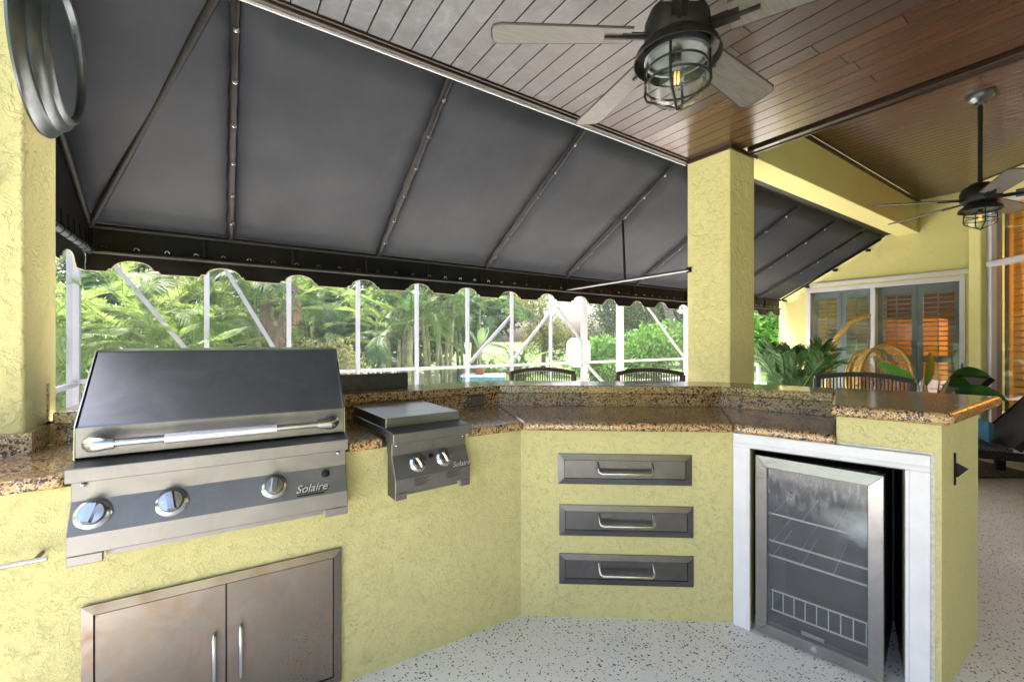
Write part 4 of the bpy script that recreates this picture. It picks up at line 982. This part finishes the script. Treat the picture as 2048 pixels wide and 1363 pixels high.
MB().tube([(bk.x + rx * math.cos(a), bk.y - .20, bk.z + rz_ * math.sin(a)) for a in np.linspace(0, 2 * math.pi, 40, endpoint=False)], .020, 10, closed=True).build('hoop', 'rattan', eg, auto=True)
MB().tube([(bk.x + rx * .8 * math.cos(a), bk.y + .12, bk.z + rz_ * .85 * math.sin(a)) for a in np.linspace(0, 2 * math.pi, 40, endpoint=False)], .012, 8, closed=True).build('hoop', 'rattan', eg, auto=True)
for q in range(4):
    m = MB()
    for k_ in range(9):
        th = 2 * math.pi * (q * 9 + k_) / 36; 
        for ring in range(3):
            ph = R(12 + ring * 27); c = Vector((math.cos(th) * rx * math.cos(ph) * .97, -.20 + .46 * math.sin(ph), math.sin(th) * rz_ * math.cos(ph) * .97)) + bk
            n_ = Vector((math.cos(th) * math.cos(ph), math.sin(ph) * 1.2, math.sin(th) * math.cos(ph))).normalized()
            if (k_ + ring) % 2: continue
            fm = face(c, n_); rr = .068
            m.tube([fm @ Vector((rr * math.cos(t), rr * math.sin(t), 0)) for t in np.linspace(0, 2 * math.pi, 14, endpoint=False)], .006, 5, closed=True)
            m.tube([fm @ Vector((.022 * math.cos(t), .022 * math.sin(t), 0)) for t in np.linspace(0, 2 * math.pi, 8, endpoint=False)], .005, 5, closed=True)
            for s_ in range(12):
                t = 2 * math.pi * s_ / 12; m.tube([fm @ Vector((.022 * math.cos(t), .022 * math.sin(t), 0)), fm @ Vector((rr * math.cos(t), rr * math.sin(t), 0))], .0035, 4)
    m.build('woven_shell', 'rattan' if q != 3 else 'rattan_red', eg)
MB().lathe([(.0001, .40), (.22, .42), (.30, .48), (.28, .53), (.0001, .55)], 28).build('seat_cushion', simple('tan_cushion', (.35, .28, .2), .9), eg, smooth=True, loc=(bk.x, -.05, 0))

# ------------------------------------------------------------ plants
def frond_mesh(name, L, n, ll, droop, mat, width=.014, vee=.5, seed=0):
    rr = np.random.default_rng(seed); V_ = []; F_ = []
    def pt(s_):                                       # rachis: leaves the origin along +x and droops
        a0 = R(62); x = L * (math.sin(min(1, s_) * 1.2) / 1.2) * .80; z = L * (.75 * s_ - droop * s_ * s_); return Vector((x, 0, z))
    K = 12
    for i in range(K):
        s0, s1 = i / K, (i + 1) / K; w0, w1 = .010 * (1 - s0 * .8), .010 * (1 - s1 * .8); a, b = pt(s0), pt(s1); o = len(V_)
        V_ += [a + Vector((0, -w0, 0)), a + Vector((0, w0, 0)), a + Vector((0, 0, -w0 * 1.3)), b + Vector((0, -w1, 0)), b + Vector((0, w1, 0)), b + Vector((0, 0, -w1 * 1.3))]
        F_ += [(o, o + 1, o + 4, o + 3), (o + 1, o + 2, o + 5, o + 4), (o + 2, o, o + 3, o + 5)]
    for i in range(n):
        s_ = .16 + .84 * i / (n - 1); p = pt(s_); d = (pt(min(1, s_ + .02)) - pt(s_ - .02)).normalized()
        up = Vector((0, 1, 0)).cross(d).normalized() * -1; up = up if up.z > 0 else -up
        l = ll * math.sin(math.pi * (.14 + .80 * (1 - abs(s_ - .45) / .60))) * rr.uniform(.85, 1.1)
        for sy in (-1, 1):
            f = R(34 + 22 * (1 - s_)) + rr.uniform(-.08, .08)
            t = (d * math.cos(f) + Vector((0, sy, 0)) * math.sin(f) + up * vee * math.sin(f)).normalized()
            wv = d.cross(t).cross(t).normalized() * width * rr.uniform(.8, 1.2)
            m1 = p + t * l * .45 + Vector((0, 0, -.02 * l)); e = p + t * l + Vector((0, 0, -.22 * l * rr.uniform(.6, 1.6)))
            o = len(V_); V_ += [p, m1 + wv, e, m1 - wv]; F_ += [(o, o + 1, o + 2, o + 3)]
    me = bpy.data.meshes.new(name); me.from_pydata([tuple(v) for v in V_], [], F_); me.materials.append(M[mat]); return me
FR = [frond_mesh('frond', 2.1, 60, .46, .42, 'areca', .0115, .45, 1), frond_mesh('frond', 2.3, 64, .43, .60, 'areca', .011, .35, 2), frond_mesh('frond', 1.9, 56, .46, .30, 'areca', .012, .6, 3)]
FRD = [frond_mesh('frond', 2.2, 60, .46, .50, 'areca_dk', .0115, .4, 4), frond_mesh('frond', 2.0, 56, .48, .36, 'areca_dk', .012, .5, 5)]
DRY = frond_mesh('dry_frond', 1.6, 30, .35, .9, 'dry', .014, .2, 6)
def palm_clump(label, x, y, nst, hts, spread, fronds, sets, dry=0, sc_=1.):
    t = thing('areca_palm', label, 'palm', (x, y, -.03), 0, 'palms beyond the screen')
    for i in range(nst):
        a = random.uniform(0, 6.28); r_ = spread * math.sqrt(random.random()); bx, by = r_ * math.cos(a), r_ * math.sin(a)
        H = random.uniform(*hts); lx, ly = bx * random.uniform(.3, .7) + random.uniform(-.15, .15), by * .5 + random.uniform(-.15, .15)
        top = Vector((bx + lx, by + ly, H))
        MB().tube([(bx, by, 0), (bx + lx * .3, by + ly * .3, H * .5), tuple(top)], [.055, .045, .035], 8).build('trunk', 'stem', t, smooth=True)
        a0 = random.uniform(0, 6.28)
        for k_ in range(fronds):
            az = a0 + k_ * 2.399; tiltd = random.uniform(-.15, .75) if k_ > 1 else random.uniform(-.5, -.2)
            s_ = sc_ * random.uniform(.8, 1.15)
            inst('frond', random.choice(sets), t, Matrix.Translation(top) @ Matrix.Rotation(az, 4, 'Z') @ Matrix.Rotation(tiltd, 4, 'Y') @ Matrix.Rotation(random.uniform(-.4, .4), 4, 'X') @ Matrix.Scale(s_, 4))
        if dry and i < dry:
            inst('dry_frond', DRY, t, Matrix.Translation(top - Vector((0, 0, .15))) @ Matrix.Rotation(random.uniform(3.8, 5.4), 4, 'Z') @ Matrix.Rotation(1.1, 4, 'Y'))
    return t
palm_clump('areca palm clump behind the leftmost white brace', -1.45, 8.05, 6, (.5, 1.6), .5, 9, FR, 0, .82)
palm_clump('areca palm with long arching frond left of the first screen post', -.62, 8.35, 6, (.6, 1.8), .5, 9, FR, 0, .82)
palm_clump('areca palm with dried pinkish fronds between the second and third posts', .38, 8.45, 8, (1.7, 2.9), .45, 6, FR + FRD, 4, .82)
palm_clump('areca palm rising behind the variegated shrub', 1.75, 10.4, 6, (.9, 2.4), .7, 8, FR + FRD, 0, .9)
palm_clump('areca palm clump left of the tall green plant, pale stems showing', 3.05, 8.9, 7, (1.2, 2.6), .5, 7, FR + FRD, 0, .85)
palm_clump('areca palm clump directly above the pot with pale leaves', 4.25, 9.5, 7, (1.0, 2.6), .5, 7, FR + FRD, 0, .9)
palm_clump('drooping palm behind the braces near the middle posts', 6.5, 11.6, 5, (.9, 2.4), .6, 9, FRD, 0, 1.)
palm_clump('darker areca palm deep behind the pair of left braces', -.3, 11.2, 7, (.5, 2.8), 1.2, 9, FRD, 0, 1.1)
palm_clump('darker areca palm deep behind the fifth screen post', 3.4, 12.2, 7, (.5, 2.8), 1.2, 9, FRD, 0, 1.1)

def leaf_cloud(name, blobs, n, size, mat, parent, aspect=.45, up=.3, shell=.55):
    tot = sum(b[3] * b[4] * b[5] for b in blobs); Vs = []; 
    for bx, by, bz, rx_, ry_, rz2 in blobs:
        k_ = max(10, int(n * rx_ * ry_ * rz2 / tot))
        d = rng.normal(size=(k_, 3)); d /= np.linalg.norm(d, axis=1)[:, None]
        lump = 1 + .22 * np.sin(d[:, :1] * 5 + bx) * np.cos(d[:, 1:2] * 6 + by) + .15 * np.sin(d[:, 2:] * 9 + bz)
        rad = (shell + (1 - shell) * rng.random((k_, 1))) ** .7 * lump
        c = np.array([bx, by, bz]) + d * rad * np.array([rx_, ry_, rz2])
        t = rng.normal(size=(k_, 3)) + d * .8 + np.array([0, 0, -.2]); t /= np.linalg.norm(t, axis=1)[:, None]
        u = np.cross(t, rng.normal(size=(k_, 3))); u /= np.linalg.norm(u, axis=1)[:, None]
        s_ = size * rng.uniform(.6, 1.3, (k_, 1)); w = u * s_ * aspect / 2
        nrm_ = np.cross(t, u)
        Vs.append(np.stack([c, c + t * s_ * .5 + w + nrm_ * s_ * .08, c + t * s_, c + t * s_ * .5 - w + nrm_ * s_ * .08], 1).reshape(-1, 3))
    v = np.concatenate(Vs); nq = len(v) // 4
    me = bpy.data.meshes.new(name); me.vertices.add(len(v)); me.vertices.foreach_set('co', v.ravel().astype(np.float32))
    me.loops.add(nq * 4); me.loops.foreach_set('vertex_index', np.arange(nq * 4, dtype=np.int32)); me.polygons.add(nq)
    me.polygons.foreach_set('loop_start', np.arange(0, nq * 4, 4, dtype=np.int32)); me.update(); me.validate()
    me.materials.append(M[mat]); o = bpy.data.objects.new(name, me); COL.objects.link(o); o.parent = parent; return o
def bush(nm, label, cat, x, y, blobs, n, size, mat, group=None, trunk=None, aspect=.45):
    t = thing(nm, label, cat, (x, y, -.03), 0, group)
    leaf_cloud('crown' if trunk else 'foliage', blobs, n, size, mat, t, aspect)
    m = MB()
    if trunk:
        H, r_ = trunk; MB().tube([(0, 0, 0), (.1, .05, H * .5), (-.05, .0, H)], [r_, r_ * .8, r_ * .5], 10).build('trunk', 'bark', t, smooth=True)
        for b in blobs[:6]: m.tube([(0, 0, H * .6), (b[0] * .6, b[1] * .6, (H * .6 + b[2]) / 2), (b[0], b[1], b[2])], [r_ * .5, r_ * .3, r_ * .12], 6)
        m.build('limbs', 'bark', t, smooth=True)
    else:
        for i in range(7): b = random.choice(blobs); m.tube([(random.uniform(-.15, .15), random.uniform(-.15, .15), 0), (b[0] * .5, b[1] * .5, b[2] * .5), (b[0], b[1], b[2])], [.025, .018, .008], 5)
        m.build('stems', 'bark', t)
    return t
def rb(n, sx, sy, z0, z1, r0, r1): return [(random.uniform(-sx, sx), random.uniform(-sy, sy), random.uniform(z0, z1), random.uniform(r0, r1), random.uniform(r0, r1), random.uniform(r0, r1) * .8) for _ in range(n)]
bush('variegated_shrub', 'pale yellow variegated shrub behind the fourth screen post', 'shrub', 1.62, 7.70, rb(14, .62, .35, .4, 1.12, .26, .36), 5200, .075, 'varieg')
bush('leafy_shrub', 'bright green broad-leaved shrub left of the wide white post', 'shrub', 9.6, 9.3, rb(9, .5, .5, .4, 1.5, .35, .5), 3000, .17, 'bright', 'leafy shrubs near the column')
bush('leafy_shrub', 'bright green broad-leaved shrub seen just left of the column', 'shrub', 11.6, 9.0, rb(14, .9, .6, .4, 2.0, .4, .6), 4800, .17, 'bright', 'leafy shrubs near the column')
bush('leafy_shrub', 'green shrub seen between the column and the potted palm', 'shrub', 12.6, 5.9, rb(8, .7, .7, .5, 2.2, .4, .6), 2500, .18, 'bright', 'leafy shrubs near the column')
bush('shade_tree', 'dark small-leaved tree above the leafy shrubs', 'tree', 12.6, 12.0, rb(10, 1.0, 1.0, 2.0, 3.8, .6, .9), 7000, .11, 'tree_dark', trunk=(2.6, .12))
bush('shade_tree', 'yellow-green airy tree right of the middle screen posts', 'tree', 10.6, 13.6, rb(12, .9, 1.0, .8, 3.6, .5, .8), 7500, .11, 'tree_yel', trunk=(2.6, .10))
spots = [(-5.0, 15, 0), (-2.4, 14.5, 1), (0.6, 14.5, 0), (3.0, 15.5, 1), (6.0, 16.0, 0), (9.6, 17.5, 1), (18.5, 15.5, 1), (20.5, 12.0, 0), (19.5, 8.5, 1), (-7.5, 13, 0)]
nth = ['leftmost', 'second from left', 'third from left', 'fourth from left', 'fifth from left', 'sixth from left', 'behind the shrubs', 'farther right', 'behind the column', 'outside the left screen wall']
for (x, y, k_), w in zip(spots, nth):
    bush('garden_tree', 'dense green garden tree closing the background, ' + w, 'tree', x, y, rb(16, 1.7, 1.2, .9, 5.2, .9, 1.35), 9000, .22, 'tree_mid' if k_ == 0 else 'tree_dark', 'trees closing the garden', trunk=(4., .16))
# leaning palm trunk
lt = thing('leaning_palm', 'leaning grey palm trunk with drying skirt left of the column', 'palm', (13.9, 10.0, -.03))
MB().tube([(.5, -.35, 0), (.3, -.2, 1.0), (-.1, .1, 2.4), (-.35, .3, 4.2)], [.19, .16, .15, .14], 12).build('trunk', 'bark', lt, smooth=True)
for k_ in range(14): inst('frond', FRD[k_ % 2] if k_ > 6 else DRY, lt, Matrix.Translation((-.35, .3, 4.1)) @ Matrix.Rotation(k_ * 2.4, 4, 'Z') @ Matrix.Rotation(.9 if k_ < 7 else .2, 4, 'Y') @ Matrix.Scale(1.2, 4))
# strap-leaved clumps
def strap_me(L, w, bend, n=7):
    m = MB(); vs = []
    for i in range(n):
        s_ = i / (n - 1); ww = w * math.sin(math.pi * (.25 + .75 * s_)) if s_ < 1 else .001
        x, z = L * (s_ * .45 + .3 * s_ * s_), L * (s_ - bend * s_ * s_)
        vs += [(x, -ww, z + .02), (x, 0, z), (x, ww, z + .02)]
    m.add(vs, [(i * 3 + k_, i * 3 + k_ + 1, (i + 1) * 3 + k_ + 1, (i + 1) * 3 + k_) for i in range(n - 1) for k_ in range(2)])
    me = bpy.data.meshes.new('leaf'); me.from_pydata(m.v, [], m.f); me.polygons.foreach_set('use_smooth', [True] * len(me.polygons)); return me
SM = [strap_me(1.25, .055, .45), strap_me(1.1, .06, .65), strap_me(1.35, .05, .3)]
for me in SM: me.materials.append(M['strap'])
def strap_clump(label, x, y, n, s0):
    t = thing('strap_leaf_plant', label, 'plant', (x, y, -.03), 0, 'strap-leaved plants by the pool')
    for i in range(n): inst('leaf', random.choice(SM), t, Matrix.Translation((random.uniform(-.2, .2), random.uniform(-.2, .2), random.uniform(.0, .35))) @ Matrix.Rotation(i * 2.399, 4, 'Z') @ Matrix.Rotation(random.uniform(-.35, .7), 4, 'Y') @ Matrix.Scale(s0 * random.uniform(.8, 1.1), 4))
strap_clump('pale strap-leaved clump behind the chair next to the white post', 7.35, 10.6, 34, 1.05)
strap_clump('strap-leaved clump right of the turquoise pool spa', 6.75, 11.2, 26, .85)
# pot with big pale leaves, spa, coping
def big_leaf(L, w, bend, mat, fold=.25, n=9):
    m = MB(); vs = []
    for i in range(n):
        s_ = i / (n - 1); ww = w * math.sin(math.pi * min(1, .06 + .94 * s_)) ** .7 if s_ < 1 else .001; x, z = L * s_ * (1 - .2 * bend), L * (.5 * s_ - bend * s_ * s_)
        vs += [(x, -ww, z + ww * fold), (x, -ww * .5, z + ww * fold * .4), (x, 0, z), (x, ww * .5, z + ww * fold * .4), (x, ww, z + ww * fold)]
    m.add(vs, [(i * 5 + k_, i * 5 + k_ + 1, (i + 1) * 5 + k_ + 1, (i + 1) * 5 + k_) for i in range(n - 1) for k_ in range(4)])
    me = bpy.data.meshes.new('leaf'); me.from_pydata(m.v, [], m.f); me.materials.append(M[mat]); me.polygons.foreach_set('use_smooth', [True] * len(me.polygons)); return me
pt_ = thing('potted_banana', 'potted plant with large pale upright leaves standing by the spa', 'potted plant', (4.62, 8.15, .572)); pt_.scale = (.62, .62, .62)
MB().lathe([(.0001, 0), (.14, 0), (.20, .30), (.21, .32), (.18, .32), (.17, .28), (.0001, .28)], 24).build('pot', 'terracotta', pt_, auto=True)
bl = big_leaf(.75, .17, .1, 'lightleaf'); 
for k_ in range(7):
    H = .55 + .12 * (k_ % 3); a = k_ * 2.2; tip = Vector((.10 * math.cos(a), .10 * math.sin(a), .28 + H))
    MB().tube([(0, 0, .28), tuple(tip)], [.02, .010], 6).build('stalk', 'stem', pt_)
    inst('leaf', bl, pt_, Matrix.Translation(tip) @ Matrix.Rotation(a, 4, 'Z') @ Matrix.Rotation(R(-48 + 10 * (k_ % 3)), 4, 'Y') @ Matrix.Scale(.9, 4))
sp_ = thing('pool_spa', 'small turquoise tiled raised spa edge beyond the screen', 'spa', (4.72, 8.15, -.03), R(-34))
MB().box(-.45, .45, -.25, .25, 0, .55).build('tile_wall', 'pool_tile', sp_, bevel=.01); MB().box(-.48, .48, -.28, .28, .551, .60).build('coping', 'concrete_white', sp_, bevel=.01)
wl = thing('white_planter_wall', 'low white wall beyond the screen left of centre', 'wall', (4.55, 10.9, -.03), R(-35))
MB().box(-.6, .6, -.12, .12, 0, .42).build('wall', 'concrete_white', wl, bevel=.01)
# poolside basketball backboard
hp = thing('pool_backboard', 'white rounded poolside basketball backboard on a curved white pole', 'basketball hoop', (8.55, 9.3, -.02), R(56.17 - 90))
def rrect(w, h, r_, n=6):
    pts = []
    for cx, cy, a0 in ((w - r_, h - r_, 0), (-w + r_, h - r_, 90), (-w + r_, -h + r_, 180), (w - r_, -h + r_, 270)):
        pts += [(cx + r_ * math.cos(R(a0 + 90 * i / n)), cy + r_ * math.sin(R(a0 + 90 * i / n))) for i in range(n + 1)]
    return pts
m = MB().prism(rrect(.34, .42, .22), -.03, .03); m.v = [(x, z, y) for x, y, z in m.v]
m.build('backboard', 'white_plastic', hp, bevel=.015, seg=3, loc=(0, 0, .98))
MB().tube([(.22 * math.cos(a), -.27 + .22 * math.sin(a), .70) for a in np.linspace(0, 2 * math.pi, 28, endpoint=False)], .012, 8, closed=True).build('rim', 'white_plastic', hp)
MB().tube([(.05, .08, .9), (.16, .10, .70), (.28, .12, .45), (.30, .14, .2), (.28, .2, 0)], .065, 14).build('pole', 'white_plastic', hp, auto=True)
MB().box(-.05, .5, -.1, .5, 0, .12).build('base', 'white_plastic', hp, bevel=.03, seg=3)
MB().box(-.02, .02, -.036, -.0305, .66, .72).build('sticker', 'pool_tile', hp)

# potted palm by the house
pp = thing('potted_palm', 'lush green potted palm between the column and the sliding door', 'potted plant', (5.30, 2.32, 0))
MB().lathe([(.0001, 0), (.17, 0), (.22, .38), (.235, .40), (.21, .40), (.20, .36), (.0001, .36)], 28).build('pot', 'pot_grey', pp, auto=True)
FP = [frond_mesh('frond', .95, 34, .27, .30, 'areca_dk', .011, .4, 11), frond_mesh('frond', 1.05, 36, .25, .46, 'areca_dk', .011, .35, 12)]
for k_ in range(30):
    a = k_ * 2.399; b = (.08 * math.cos(a), .08 * math.sin(a), .55); MB().tube([(b[0] * .7, b[1] * .7, .355), b], [.011, .008], 5).build('stem', 'stem', pp)
    inst('frond', FP[k_ % 2], pp, Matrix.Translation(b) @ Matrix.Rotation(a, 4, 'Z') @ Matrix.Rotation(random.uniform(-.95, -.25), 4, 'Y') @ Matrix.Rotation(random.uniform(-.3, .3), 4, 'X') @ Matrix.Scale(random.uniform(.75, 1.05), 4))
# broad-leaved plant
sp2 = thing('broad_leaf_plant', 'potted plant with broad dark green leaves by the sliding door jamb', 'potted plant', (5.80, 1.22, 0))
MB().lathe([(.0001, 0), (.15, 0), (.19, .34), (.20, .36), (.18, .36), (.0001, .33)], 28).build('pot', 'pot_grey', sp2, auto=True)
BL = big_leaf(.42, .075, .55, 'bigleaf'); M['fresh_leaf'] = simple('fresh_leaf', (.06, .22, .035), .35, var=.3); BU = big_leaf(.38, .055, .1, 'fresh_leaf')
for a, ti, H, me in ((R(150), -.30, .86, BU), (R(30), -.75, .84, BU), (R(-36), -.1, .92, BL), (R(-20), .1, .86, BL), (R(-60), .15, .80, BL), (R(180), .25, .74, BL)):
    tip = (.16 * math.cos(a), .16 * math.sin(a), H); MB().tube([(0, 0, .33), (.05 * math.cos(a), .05 * math.sin(a), H * .7), tip], [.018, .014, .009], 8).build('stalk', 'stem', sp2, smooth=True)
    inst('leaf', me, sp2, Matrix.Translation(tip) @ Matrix.Rotation(a, 4, 'Z') @ Matrix.Rotation(ti, 4, 'Y') @ Matrix.Rotation(R(-50 if me is BL else 40), 4, 'X'))
